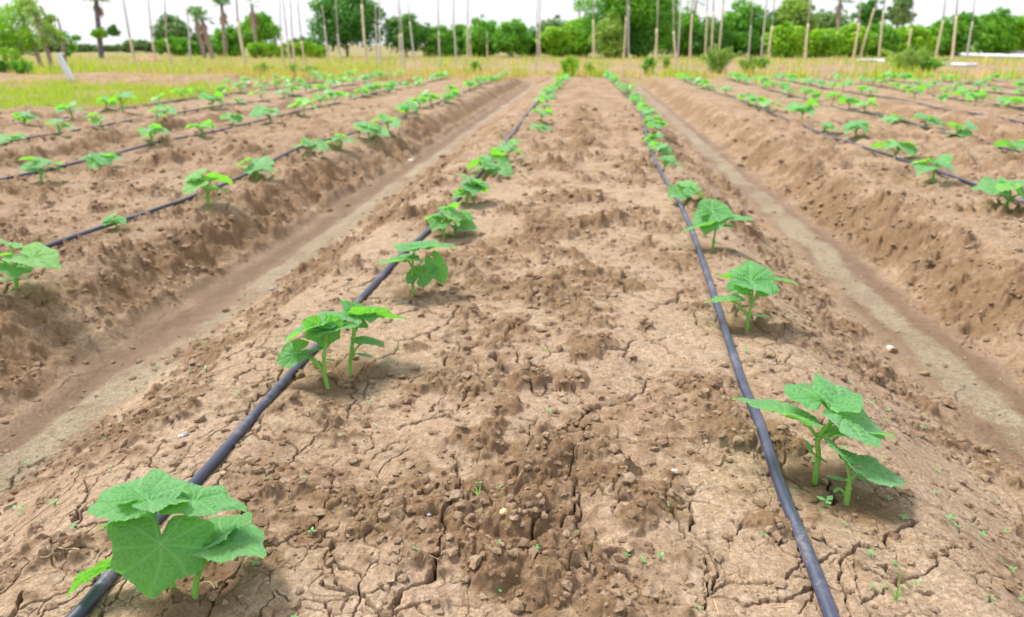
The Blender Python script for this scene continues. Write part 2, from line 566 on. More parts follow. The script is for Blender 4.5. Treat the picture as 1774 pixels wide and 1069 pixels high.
def hose_material():
    t = NT('hose_plastic')
    v = t.n('TexCoord').outputs['Object']
    n = t.noise(v, 9, 5, .6)
    n2 = t.noise(v, 120, 4, .7)
    col = t.mix(t.rng(n, .4, .7), (.030, .037, .070), (.055, .068, .12))
    dust = t.math('MULTIPLY', t.rng(n, .52, .66), t.rng(n2, .4, .62))
    col = t.mix(t.math('MULTIPLY', dust, .45), col, (.34, .29, .22))
    b = t.n('BsdfPrincipled')
    t.l(col, b.inputs['Base Color'])
    t.l(t.rng(n2, .3, .7, .30, .48), b.inputs['Roughness'])
    b.inputs['Specular IOR Level'].default_value = .6
    bm = t.n('Bump'); bm.inputs['Strength'].default_value = .3; bm.inputs['Distance'].default_value = .0006
    t.l(n2, bm.inputs['Height']); t.l(bm.outputs[0], b.inputs['Normal'])
    t.l(b.outputs[0], t.out.inputs[0])
    return t.m


M_HOSE = hose_material()
M_FOL = {
    'dark': leaf_material('foliage_dark', (.045, .19, .03), (.07, .25, .04), (.1, .3, .1), (.12, .42, .02), .30, .5, grain=0),
    'mid': leaf_material('foliage_mid', (.085, .30, .025), (.12, .35, .035), (.1, .3, .1), (.2, .55, .02), .32, .5, grain=0),
    'bright': leaf_material('foliage_bright', (.16, .40, .020), (.21, .45, .03), (.1, .3, .1), (.30, .65, .02), .34, .5, grain=0),
    'far': leaf_material('foliage_far', (.10, .22, .11), (.13, .25, .12), (.1, .3, .1), (.2, .42, .1), .30, .6, grain=0),  # distance haze painted into the paler, bluish leaf colour
    'olive': leaf_material('foliage_olive', (.16, .34, .06), (.21, .37, .09), (.1, .3, .1), (.32, .55, .08), .35, .5, grain=0),
    'palm': leaf_material('foliage_palm', (.09, .25, .05), (.14, .32, .08), (.1, .3, .1), (.2, .4, .06), .28, .5, grain=0),
    'deadfrond': leaf_material('dead_frond', (.36, .21, .11), (.44, .27, .14), (.3, .2, .1), (.4, .25, .12), .2, .8, grain=0),
    'dry': leaf_material('dry_grass', (.60, .46, .17), (.66, .52, .24), (.3, .2, .1), (.6, .5, .18), .25, .7, grain=0),
    'fresh': leaf_material('fresh_grass', (.26, .42, .04), (.40, .48, .07), (.3, .2, .1), (.4, .65, .05), .3, .6, grain=0),
}
M_TRUNK = simple('bark', (.22, .17, .13), .9, (.34, .27, .21), 6, bump=.02)
M_DARKTRUNK = simple('dark_bark', (.10, .09, .10), .9, (.19, .16, .15), 5, bump=.02)
M_POLE = simple('weathered_bamboo', (.50, .39, .23), .8, (.62, .52, .36), 3)
M_POLE2 = simple('grey_bamboo', (.40, .36, .31), .8, (.52, .47, .41), 3)
M_WHITE = simple('white_paint', (.74, .76, .78), .6, (.66, .69, .72), 5)
M_FILM = simple('white_film', (.62, .66, .74), .35, (.74, .77, .82), 4)
M_STRAW = simple('dry_straw', (.60, .48, .32), .8, (.5, .36, .22), 40)
M_STONE = simple('pale_stone', (.62, .58, .53), .8, (.5, .45, .40), 90)
M_HEAP = simple('gravel_heap_soil', (.52, .44, .38), .95, (.62, .56, .50), 3, bump=.03)

# ------------------------------------------------------------------ the ground sheet
def build_ground():
    ys = []
    y = .36
    while y < 17.5:
        ys.append(y)
        y += .0011 * (max(y, .6) / .6) ** 1.5
    while y < 900:
        ys.append(y)
        y *= 1.055
    back = [-6, -4, -2.6, -1.6, -.9, -.5, -.2, 0, .1, .18, .24, .28, .31, .335]
    ys = np.array(back + ys)
    u_f = np.linspace(-1.3, 1.1, 1700)
    ext_r = 1.1 + np.cumsum(.0015 * 1.1 ** np.arange(1, 72))
    ext_l = -1.3 - np.cumsum(.0015 * 1.1 ** np.arange(1, 72))
    u = np.concatenate([ext_l[::-1], u_f, ext_r])
    W = .95 * np.maximum(ys, .3) + .25
    X = u[None, :] * W[:, None]
    Y = np.repeat(ys[:, None], len(u), 1)
    x, y = X.reshape(-1), Y.reshape(-1)
    # away from the fine columns the sheet is coarse: keep only its large shapes
    z, rough, damp_shade, floor, silt, out, left = ground(x, y)
    q = pn(x * .35, y * .35, 101)
    q2 = pn(x * .12, y * .5, 103)
    green = left * sst(5.5, 6.8, y) * sst(12.0, 10.8, y + .5 * q)
    farv = sst(14.2, 15.4, y)
    band = np.maximum(sst(17.6, 16.2, y), sst(24, 29, y))
    green = np.maximum(green, farv * out * sst(.08, .40, q + q2 * .5 + .35 * pn(x * 1.3, y * .9, 107)) * .85 * np.maximum(band, .35))
    green = np.maximum(green, sst(34, 42, y) * .8)
    dry = farv * out * (1 - green) * sst(-.05, .40, q2 * 1.3 + .6 * pn(x * 1.1, y * 2.1, 104) - .35 * (1 - band)) * .75
    m1 = np.stack([rough, damp_shade, silt], -1)
    m2 = np.stack([green, dry, floor], -1)
    me = link_mesh('ground', np.stack([x, y, z], -1), grid=(len(ys), len(u)), mats=[M_SOIL], cattrs={'m1': m1, 'm2': m2})
    o = add('ground', me)
    tag(o, 'cracked brown soil of raised beds and furrows running into the distance', kind='structure')
    return o


build_ground()


# ------------------------------------------------------------------ tubes
class MB:
    def __init__(s):
        s.v = []; s.f = []; s.t = []

    def tube(s, pts, rad, n=8, cap=True):
        pts = [Vector(p) for p in pts]
        if not hasattr(rad, '__len__'):
            rad = [rad] * len(pts)
        b = len(s.v)
        nrm = None
        for i, p in enumerate(pts):
            d = (pts[min(i + 1, len(pts) - 1)] - pts[max(i - 1, 0)]).normalized()
            if nrm is None:
                a = Vector((0, 0, 1)) if abs(d.z) < .9 else Vector((1, 0, 0))
                nrm = d.cross(a).normalized()
            nrm = (nrm - d * nrm.dot(d)).normalized()
            bn = d.cross(nrm)
            for k in range(n):
                a = 2 * math.pi * k / n
                s.v.append(p + (nrm * math.cos(a) + bn * math.sin(a)) * rad[i])
        for i in range(len(pts) - 1):
            for k in range(n):
                a = b + i * n + k
                c = b + i * n + (k + 1) % n
                s.f.append((a, c, c + n, a + n))
        if cap:
            for base, p, fl in ((b, pts[0], True), (b + (len(pts) - 1) * n, pts[-1], False)):
                ci = len(s.v)
                s.v.append(p)
                for k in range(n):
                    a, c = base + k, base + (k + 1) % n
                    s.f.append((ci, c, a) if fl else (ci, a, c))

    def box(s, M, sx, sy, sz):
        b = len(s.v)
        for x in (-1, 1):
            for y in (-1, 1):
                for z in (-1, 1):
                    s.v.append(M @ Vector((x * sx / 2, y * sy / 2, z * sz / 2)))
        for f in ((0, 1, 3, 2), (4, 6, 7, 5), (0, 4, 5, 1), (2, 3, 7, 6), (0, 2, 6, 4), (1, 5, 7, 3)):
            s.f.append(tuple(b + k for k in f))

    def mesh(s, name, mat, smooth=True):
        me = bpy.data.meshes.new(name)
        me.from_pydata([tuple(v) for v in s.v], [], s.f)
        me.polygons.foreach_set('use_smooth', [smooth] * len(me.polygons))
        me.materials.append(mat)
        me.update()
        return me


def catmull(pts, n=8):
    pts = [Vector(p) for p in pts]
    q = [pts[0] * 2 - pts[1]] + pts + [pts[-1] * 2 - pts[-2]]
    r = []
    for i in range(1, len(q) - 2):
        for k in range(n):
            t = k / n
            a, b, c, d = q[i - 1], q[i], q[i + 1], q[i + 2]
            r.append(.5 * ((2 * b) + (c - a) * t + (2 * a - 5 * b + 4 * c - d) * t * t + (3 * b - a - 3 * c + d) * t ** 3))
    r.append(pts[-1])
    return r


def smooth_arr(a, k):
    ker = np.hanning(k * 2 + 3)[1:-1]
    ker /= ker.sum()
    return np.convolve(np.pad(a, (k, k), 'edge'), ker, 'valid')


def hose(line_xy, rad, label, group, n=14):
    xy = np.array([(p.x, p.y) for p in line_xy])
    if rad > .0089:
        xy[:, 0] = smooth_arr(xy[:, 0], 7)
        xy[:, 1] = smooth_arr(xy[:, 1], 7)
    z = ground(xy[:, 0], xy[:, 1])[0]
    zm = np.max(np.stack([np.roll(np.pad(z, 3, 'edge'), k)[3:-3] for k in range(-3, 4)]), 0)
    z2 = smooth_arr(smooth_arr(.6 * zm + .4 * z, 7), 5) + rad * .8
    if rad < .0089:
        z2 = z2 - rad * (.5 + 1.1 * np.sin(xy[:, 1] * 1.7 + xy[:, 0] * 2)) * sst(2.5, 5, xy[:, 1])
    mb = MB()
    mb.tube([(a, b, c) for (a, b), c in zip(xy, z2)], rad, n)
    o = add('drip_hose', mb.mesh('drip_hose', M_HOSE))
    tag(o, label, 'hose', group)
    return o


ORD = ['first', 'second', 'third', 'fourth', 'fifth', 'sixth', 'seventh', 'eighth', 'ninth', 'tenth', 'eleventh', 'twelfth',
       'thirteenth', 'fourteenth', 'fifteenth', 'sixteenth', 'seventeenth', 'eighteenth']
GH = 'irrigation hoses laid along the plant rows'
hl = [p for p in catmull(HOSE_L, 10)]
hr = [p for p in catmull(HOSE_R, 10)]
hose(hl, .0090, 'dark bluish grey drip hose on the left side of the central bed', GH, 20)
hose(hr, .0093, 'dark bluish grey drip hose on the right side of the central bed', GH, 20)


def side_line(x0, y0, y1):
    ys = []
    y = y0
    while y < y1:
        ys.append(y)
        y += .05 * (1 + y * .15)
    return [Vector((float(row_x(x0, a)), a, 0)) for a in ys]


START = {}
for x0 in ROWS_L:
    START[x0] = max(.2, -x0 / .95 - .6) if x0 > -5.5 else 10.9
for x0 in ROWS_R:
    START[x0] = max(.2, x0 / .80 - .9)
for i, x0 in enumerate(ROWS_L):
    hose(side_line(x0, START[x0], FIELD_END - .2), .0078, 'dark drip hose along the %s plant row left of the left furrow' % ORD[i], GH, 10)
for i, x0 in enumerate(ROWS_R):
    hose(side_line(x0, START[x0], FIELD_END - .2), .0078, 'dark drip hose along the %s plant row right of the right furrow' % ORD[i], GH, 10)


# ------------------------------------------------------------------ leaves
def leaf_outline(th, kind, rs):
    """polar radius of a cucumber leaf, tip at th=0, notch at +-pi"""
    if kind == 'cot':
        a = np.abs(th)
        return 1 / np.sqrt((np.cos(th / 1) / 1.0) ** 2 + (np.sin(th) / .42) ** 2) * .5
    V = [(0, 1.15), (24, .82), (54, .92), (86, .71), (112, .88), (146, .67), (168, .55), (180, .10)] if kind == 'lobed' else \
        [(0, 1.0), (30, .88), (62, .86), (92, .80), (118, .80), (150, .68), (168, .54), (180, .10)]
    pts = np.array([(r * math.cos(R(a)), r * math.sin(R(a))) for a, r in V])
    A = np.abs(th)
    out = np.zeros_like(A)
    angs = np.array([R(a) for a, _ in V])
    for i in range(len(V) - 1):
        m = (A >= angs[i] - 1e-6) & (A <= angs[i + 1] + 1e-6)
        p, q = pts[i], pts[i + 1]
        ca, sa = np.cos(A[m]), np.sin(A[m])
        d = q - p
        den = ca * d[1] - sa * d[0]
        out[m] = (p[0] * d[1] - p[1] * d[0]) / np.where(np.abs(den) < 1e-6, 1e-6, den)
    return out


VEINS = [R(a) for a in (0, 36, -36, 74, -74, 118, -118, 152, -152)]


def leaf_mesh(nr, na, seed, kind='lobed', droop=.18, fold=.12, wav=.05, serr=.024, width=1.0, curl=0.0):
    rs = np.random.RandomState(seed)
    th = np.linspace(-np.pi, np.pi, na + 1)
    r = leaf_outline(th, kind, rs)
    if kind != 'cot':
        k = 1
        r = np.convolve(np.pad(r, (k, k), 'wrap'), np.ones(2 * k + 1) / (2 * k + 1), 'valid') if na > 40 else r
        r[0] = r[-1] = .12
        r = r * (1 + .04 * np.sin(th * 3 + rs.rand() * 6) + .03 * np.sin(th * 5 + rs.rand() * 6))
        if na > 60:
            r = r * (1 + serr * (1 - np.abs(((th * 14.0 + 3 * np.sin(th * 2)) / np.pi) % 1 * 2 - 1)) - serr / 2)
    rr = (np.arange(1, nr + 1) / nr) ** .9
    off = np.array([0, .48]) if kind == 'cot' else np.array([0, 0])
    X = np.concatenate([[0], (rr[:, None] * r[None, :] * np.sin(th)[None, :]).reshape(-1)]) * width + off[0]
    Yy = np.concatenate([[0], (rr[:, None] * r[None, :] * np.cos(th)[None, :]).reshape(-1)]) + off[1]
    rad = np.hypot(X, Yy)
    ang = np.arctan2(X, Yy)
    vein = np.zeros_like(X)
    Z = np.zeros_like(X)
    if kind == 'cot':
        Z = -.10 * (Yy - .3) ** 2 - .25 * np.abs(X) ** 2
        vein = .5 * np.exp(-(X / .03) ** 2)
    else:
        # nearest main vein
        best = np.full_like(X, 9.0); tl = np.zeros_like(X); sd = np.zeros_like(X)
        for a in VEINS:
            t = X * math.sin(a) + Yy * math.cos(a)
            s = X * math.cos(a) - Yy * math.sin(a)
            s2 = s + .05 * np.sin(t * 4 + a)
            d = np.where(t > 0, np.abs(s2), rad)
            m = d < best
            best = np.where(m, d, best); tl = np.where(m, t, tl)
        main = np.exp(-(best / (.012 + .010 * (1 - np.clip(rad, 0, 1)))) ** 2)
        ph = (tl - best * .85) * 7.5 + .35 * np.sin(best * 20 + tl * 9)
        sec = np.exp(-((np.abs(ph % 1 - .5) - .5) / .09) ** 2) * sst(.02, .06, best) * .7
        ter = np.abs(pn(X * 16 + seed, Yy * 16, seed % 9))
        net = np.exp(-(pn(X * 13 + seed, Yy * 13, 5) / .07) ** 2) * .8 * (1 - main)
        vein = np.clip(main - np.maximum(sec, net) * .75, -1, 1)
        quilt = .036 * np.abs(np.sin(np.pi * (ph % 1))) * sst(.0, .10, best) + .020 * ter
        if nr < 12:
            quilt = quilt * 0
        Z = quilt - .030 * main * (nr > 11)
        # large shape
        Z = Z + fold * (np.abs(X) ** 1.4) * sst(.0, .5, rad) - droop * np.clip(Yy, 0, 2) ** 2 - droop * .5 * np.clip(-Yy, 0, 2) ** 2
        Z = Z + wav * np.sin(ang * 4 + rs.rand() * 6) * rad ** 2 + wav * .6 * np.sin(ang * 7 + rs.rand() * 6) * rad ** 3
        Z = Z + curl * X
        Z = Z + .04 * pn(X * 2.5 + seed, Yy * 2.5, 3)
        Z -= Z[0]
    co = np.stack([X, Yy, Z], -1)
    n = na + 1
    tri = []
    faces4 = []
    for k in range(na):
        tri.append((0, 1 + k, 2 + k))
    for j in range(nr - 1):
        for k in range(na):
            a = 1 + j * n + k
            faces4.append((a, a + n, a + n + 1, a + 1))
    return co, tri, faces4, vein


def mk_leaf(name, *a, **k):
    co, tri, q, vein = leaf_mesh(*a, **k)
    me = bpy.data.meshes.new(name)
    me.from_pydata([tuple(c) for c in co], [], [t[::-1] for t in tri] + [t[::-1] for t in q])
    me.polygons.foreach_set('use_smooth', [True] * len(me.polygons))
    t = me.attributes.new('vein', 'FLOAT', 'POINT')
    t.data.foreach_set('value', vein.astype(np.float32))
    me.materials.append(M_LEAF)
    me.update()
    return me


def frame(d, nrm, s, w=1.0):
    y = d.normalized()
    z = (nrm - y * nrm.dot(y)).normalized()
    x = y.cross(z)
    M = Matrix.Identity(4)
    for i in range(3):
        M[i][0] = x[i] * s * w
        M[i][1] = y[i] * s
        M[i][2] = z[i] * s
    return M


def empty(name, loc):
    o = bpy.data.objects.new(name, None)
    C.objects.link(o)
    o.location = loc
    o.empty_display_size = .05
    return o


_cr = random.Random(77)


def put(parent, name, me, M, lime=None):
    o = add(name, me, parent)
    o.color = (_cr.random() if lime is None else lime, 0, 0, 1)
    o.matrix_basis = M
    return o


GP = 'cucumber seedlings planted along the drip hoses'


def hero(base_px, nodes, leaves, label, stems=None, seed=0):
    """base pixel; leaves: (Jx,Jy,Jz, Tx,Ty,Tz, width, roll deg, node height index)"""
    b = P(base_px[0], base_px[1], 0)
    b.z = gz(b.x, b.y) - .002
    z0 = b.z
    root = empty('cucumber_seedling', b)
    tag(root, label, 'seedling', GP)
    rs = random.Random(seed)
    mb = MB()
    top = [Vector(n) for n in nodes]
    pts = catmull([Vector((0, 0, -.004))] + top, 5)
    mb.tube(pts, [.0046 - .0014 * i / len(pts) for i in range(len(pts))], 10)
    for nd in top:
        mb.tube([nd - Vector((0, 0, .004)), nd, nd + Vector((0, 0, .004))], [.003, .0053, .003], 8)
    for i, L in enumerate(leaves):
        jx, jy, jz, tx, ty, tz, w, roll, kind = L[:9]
        J = P(jx, jy, jz) - b
        T = P(tx, ty, tz) - b
        goal = L[10] if len(L) > 10 else None
        if kind != 'cot' and (goal or not .048 < (T - J).length < .082):
            goal = goal or (.074 if (T - J).length > .08 else .052)
            best = None
            for q in range(-60, 61):
                zz = tz + q * .001
                if zz < .012:
                    continue
                T2 = P(tx, ty, zz) - b
                e = abs((T2 - J).length - goal) + abs(q) * .00012
                if best is None or e < best[0]:
                    best = (e, T2)
            T = best[1]
        d = T - J
        s = d.length
        nrm = Quaternion(d.normalized(), R(roll)) @ Vector((0, 0, 1))
        if abs(d.normalized().z) > .75:
            view = (EYE - (J + b)).normalized()
            nrm = Quaternion(d.normalized(), R(roll)) @ (view + Vector((0, 0, .6)))
        src = L[9] if len(L) > 9 else None
        # petiole from the nearest node below
        cand = [t for t in ([Vector((0, 0, .012))] + top) if t.z < J.z + .005]
        nd = min(cand or [top[0]], key=lambda t: (t - J).length + abs(t.z - J.z) * .3)
        if src is not None:
            nd = top[src]
        mid = (nd + J) / 2 + Vector((0, 0, .012)) * min(1, (J - nd).length * 12)
        if (J - nd).length > .006 and kind != 'cot':
            mb.tube(catmull([nd, mid, J - Vector((0, 0, .002)), J + d * .06 - Vector((0, 0, .002))], 4), [.0027] * 4 + [.0024] * 4 + [.0021] * 4 + [.0014], 8)
        if kind == 'cot':
            me = mk_leaf('cotyledon', 6, 28, seed * 31 + i, 'cot')
            mb.tube([nd, (nd + J) / 2 + Vector((0, 0, .002)), J], [.0028, .002, .0016], 6)
            put(root, 'cotyledon', me, Matrix.Translation(J) @ frame(d, nrm, s))
        else:
            dr, fo = rs.uniform(.10, .20), rs.uniform(.0, .12)
            me = mk_leaf('leaf', 30, 132, seed * 31 + i, kind, droop=dr, fold=fo, wav=rs.uniform(.015, .035))
            put(root, 'leaf', me, Matrix.Translation(J) @ frame(d, nrm, s, w), _cr.random() * .55 if i else .1)
    me = mb.mesh('stem', M_STEM)
    add('stem', me, root)
    return root


V = lambda x, y, z: (x, y, z)
hero((300, 1020), [V(-.004, .004, .035), V(-.016, .012, .075), V(-.026, .03, .105)], [
    (278, 938, .094, 264, 1028, .045, 1.2, 0, 'lobed', 2),
    (246, 866, .140, 184, 842, .140, 1.0, 2, 'lobed', 2, .064),
    (256, 869, .145, 322, 852, .140, .9, 2, 'lobed', 2, .056),
    (232, 897, .115, 182, 903, .100, .8, 10, 'lobed'),
    (330, 868, .125, 416, 872, .118, .75, -4, 'lobed'),
    (191, 980, .040, 113, 1020, .022, .5, 48, 'lobed', 0),
], 'large many-leaved cucumber seedling over the left hose at the bottom left corner', seed=1)
hero((335, 1028), [V(.004, .01, .03), V(.022, .028, .062)], [
    (388, 924, .070, 377, 886, .080, 1.0, 6, 'lobed'),
    (391, 946, .072, 452, 957, .062, 1.05, -12, 'lobed'),
    (372, 945, .060, 388, 925, .075, .8, 10, 'round'),
    (345, 985, .040, 358, 970, .050, 1, 0, 'cot'),
], 'smaller cucumber seedling growing against the large one at the bottom left', seed=2)
hero((1412, 832), [V(.0, .004, .050), V(-.004, .008, .083), V(.016, .018, .110)], [
    (1367, 720, .112, 1275, 687, .120, .95, 20, 'lobed'),
    (1425, 695, .130, 1420, 664, .118, 1.0, 0, 'round'),
    (1458, 715, .125, 1529, 744, .095, 1.25, 12, 'lobed'),
    (1470, 753, .085, 1541, 746, .095, .85, -20, 'lobed', 1),
    (1406, 785, .050, 1398, 762, .060, 1.0, 20, 'cot'),
    (1416, 790, .045, 1434, 802, .040, 1.0, 0, 'cot'),
], 'tall cucumber seedling with three broad leaves right of the right hose, nearest the camera', seed=3)
hero((1466, 871), [V(.0, .002, .030), V(.0, .004, .042)], [
    (1466, 802, .062, 1434, 764, .095, .95, 0, 'round'),
    (1503, 812, .060, 1566, 826, .042, .9, 0, 'lobed'),
    (1464, 832, .036, 1430, 822, .034, 1, 0, 'cot'),
    (1455, 845, .020, 1443, 852, .010, 1, 0, 'cot'),
], 'short two-leaved cucumber seedling just in front of the tall one by the right hose', seed=4)
hero((567, 659), [V(-.006, .004, .035), V(-.004, .006, .075), V(.002, .01, .10)], [
    (548, 563, .115, 487, 584, .090, 1.05, 8, 'round'),
    (560, 566, .120, 561, 603, .075, .95, 0, 'lobed'),
    (563, 562, .120, 590, 553, .120, .9, 0, 'lobed'),
    (568, 573, .112, 619, 557, .120, .62, 0, 'round'),
    (514, 611, .058, 475, 627, .040, .75, -35, 'round', 0),
    (531, 612, .055, 573, 598, .070, .40, -20, 'round', 0),
    (563, 622, .040, 582, 624, .036, 1, 0, 'cot'),
    (553, 625, .036, 537, 632, .028, 1, 0, 'cot'),
], 'cucumber seedling leaning over the left hose, front one of the second pair on the left', seed=5)
hero((605, 638), [V(.002, .004, .035), V(.008, .006, .065), V(.012, .008, .09)], [
    (615, 549, .110, 580, 534, .110, 1.0, 10, 'round'),
    (624, 548, .108, 594, 520, .140, .55, -30, 'lobed'),
    (637, 546, .108, 702, 545, .110, .62, -36, 'lobed'),
    (622, 540, .112, 632, 524, .112, .9, 0, 'lobed'),
    (629, 592, .058, 668, 594, .052, .7, -5, 'round', 0),
    (617, 612, .034, 645, 617, .030, 1, 0, 'cot'),
], 'cucumber seedling with pointed yellow-green leaves, rear one of the second pair on the left', seed=6)
hero((1295, 564), [V(0, .002, .04), V(.004, .004, .075)], [
    (1303, 491, .112, 1299, 451, .112, 1.0, 0, 'lobed'),
    (1304, 493, .110, 1334, 505, .104, 1.15, 0, 'lobed'),
    (1281, 483, .105, 1241, 477, .105, .9, 25, 'round'),
    (1330, 484, .105, 1376, 486, .100, .7, -8, 'lobed'),
    (1266, 520, .065, 1222, 520, .060, .85, 10, 'lobed', 0),
    (1303, 545, .030, 1336, 548, .026, 1, 0, 'cot'),
    (1290, 540, .035, 1275, 530, .04, 1, 0, 'cot'),
], 'cucumber seedling with overlapping mint green leaves, second from the front beside the right hose', seed=7)
hero((1235, 433), [V(0, .002, .04), V(.002, .004, .085)], [
    (1234, 368, .125, 1256, 349, .135, .95, 22, 'round'),
    (1229, 379, .105, 1222, 401, .080, .95, 0, 'lobed'),
    (1265, 379, .105, 1304, 374, .100, .8, 0, 'round'),
    (1216, 392, .085, 1180, 401, .070, .8, 18, 'round'),
    (1238, 392, .075, 1272, 390, .070, .6, 0, 'round'),
    (1240, 420, .03, 1252, 424, .028, 1, 0, 'cot'),
], 'cucumber seedling with upright bright leaf, third from the front beside the right hose', seed=8)
hero((715, 502), [V(0, .002, .04), V(.002, .002, .08), V(.004, .004, .12)], [
    (723, 428, .130, 705, 417, .125, 1.2, 0, 'lobed'),
    (727, 428, .130, 782, 420, .130, .6, -6, 'lobed'),
    (702, 452, .095, 650, 452, .082, .95, 14, 'round'),
    (730, 478, .045, 752, 450, .080, 1.0, 0, 'round', 0),
    (754, 458, .075, 770, 492, .020, .6, 0, 'round', 0),
    (704, 448, .09, 690, 440, .09, .9, 0, 'round'),
    (709, 488, .03, 704, 480, .035, 1, 0, 'cot'),
], 'cucumber seedling with large flat leaf reaching left, third from the front at left hose', seed=9)

# ------------------------------------------------------------------ generic seedlings
def leaf_lib(nr, na, n, s0):
    rs = random.Random(s0)
    return [mk_leaf('leaf', nr, na, s0 + i, 'lobed' if i % 3 else 'round', droop=rs.uniform(.08, .25), fold=rs.uniform(-.02, .20), wav=rs.uniform(.03, .08)) for i in range(n)]


LIB_HI = leaf_lib(15, 72, 7, 200)
LIB_MID = leaf_lib(6, 30, 6, 300)
LIB_LOW = [leaf_mesh(2, 12, 400 + i, 'lobed', droop=.15, fold=.08, wav=.06) for i in range(4)]
COT = mk_leaf('cotyledon', 4, 16, 1, 'cot')


def plan(seed):
    """skeleton of one seedling: stem points and leaves (J, dir, normal, size, width)"""
    rs = random.Random(seed)
    h = rs.uniform(.045, .082)
    lean = Vector((rs.uniform(-.02, .02), rs.uniform(-.02, .02), 0))
    stem = [Vector((0, 0, -.01)), Vector((0, 0, h * .45)) + lean * .4, Vector((0, 0, h)) + lean]
    n = rs.choice([4, 5, 5, 6])
    a0 = rs.uniform(0, 6.28)
    L = []
    for i in range(n):
        a = a0 + i * 2.4 + rs.uniform(-.35, .35)
        fr = .55 + .5 * i / n
        nd = Vector((0, 0, h * min(1, fr))) + lean * min(1, fr)
        out = Vector((math.cos(a), math.sin(a), 0))
        pl = rs.uniform(.025, .055) * (1.1 - .45 * i / n)
        J = nd + out * pl + Vector((0, 0, rs.uniform(.02, .05)))
        tilt = rs.uniform(-.45, .12)
        d = (out + Vector((0, 0, tilt))).normalized()
        nr = (Vector((0, 0, 1)) + Vector((rs.uniform(-.45, .45), rs.uniform(-.45, .45), 0)) - out * tilt * .2).normalized()
        s = rs.uniform(.050, .073) * (1 - .25 * (i == n - 1))
        L.append((nd, J, d, nr, s, rs.uniform(.85, 1.12)))
    return stem, L, a0


def proto(seed, lib, hi):
    stem, L, a0 = plan(seed)
    root = empty('cucumber_seedling', (0, 0, 0))
    mb = MB()
    mb.tube(catmull(stem, 4), [.005] * 9, 8 if hi else 5)
    rs = random.Random(seed + 5)
    for nd, J, d, nr, s, w in L:
        mb.tube([nd, (nd + J) / 2 + Vector((0, 0, .004)), J, J + d * .005], [.0032, .0026, .0022, .0016], 7 if hi else 4)
        put(root, 'leaf', rs.choice(lib), Matrix.Translation(J) @ frame(d, nr, s, w))
    for sgn in (0, math.pi):
        a = a0 + 1 + sgn
        o_ = Vector((math.cos(a), math.sin(a), .15))
        nd = Vector((0, 0, .026))
        mb.tube([nd, nd + o_ * .010], [.0022, .0016], 5)
        put(root, 'cotyledon', COT, Matrix.Translation(nd + o_ * .008) @ frame(o_, Vector((0, 0, 1)), .034))
    add('stem', mb.mesh('stem', M_STEM), root)
    return root


def low_mesh(seed):
    stem, L, a0 = plan(seed)
    v, f, vv = [], [], []
    rs = random.Random(seed)
    for nd, J, d, nr, s, w in L:
        co, tri, q, vein = rs.choice(LIB_LOW)
        M = Matrix.Translation(J) @ frame(d, nr, s * 1.05, w)
        b = len(v)
        v += [M @ Vector(c) for c in co]
        f += [tuple(b + k for k in t[::-1]) for t in tri] + [tuple(b + k for k in t[::-1]) for t in q]
    me_mb = MB()
    me_mb.v = v; me_mb.f = f
    nleaf = len(f)
    me_mb.tube(stem, [.005, .0045, .004], 4)
    for nd, J, d, nr, s, w in L:
        me_mb.tube([nd, J], [.003, .002], 3)
    me = me_mb.mesh('cucumber_seedling', M_LEAF)
    me.materials.append(M_STEM)
    for i in range(nleaf, len(me.polygons)):
        me.polygons[i].material_index = 1
    return me


def copy_tree(o):
    c = o.copy(); C.objects.link(c)
    for ch in o.children:
        k = ch.copy(); C.objects.link(k); k.parent = c
        k.color = (_cr.random(), 0, 0, 1)
    return c


protos_hi = [proto(500 + i, LIB_HI, True) for i in range(6)]
protos_mid = [proto(600 + i, LIB_MID, False) for i in range(6)]
lows = [low_mesh(700 + i) for i in range(7)]
used = set()

# named near ones first: (pixel base, row name) then rows by spacing
rows = []
rows.append(('left hose of the central bed', 'L', [(785, 405), (768, 412), (822, 352), (808, 356), (850, 300), (868, 290), (852, 308), (880, 276), (935, 232), (938, 214), (942, 196), (948, 183)], 2))
rows.append(('right hose of the central bed', 'Rr', [(1190, 352), (1150, 292), (1142, 268), (1132, 250), (1136, 232), (1132, 215), (1126, 200)], 3))
near_pos = []          # (x, y, row index, order)
allp = []
rs = random.Random(99)
for ri, (nm, code, px, skip) in enumerate(rows):
    last = 0
    for k, (a, b) in enumerate(px):
        p = P(a, b, 0)
        allp.append([p.x, p.y, nm, None])
        last = max(last, p.y)
    y = last + .40
    L = HOSE_L if code == 'L' else HOSE_R
    while y < FIELD_END - .1:
        allp.append([float(interp(L, y)) + rs.uniform(.0, .10), y, nm, None])
        y += rs.uniform(.36, .50)
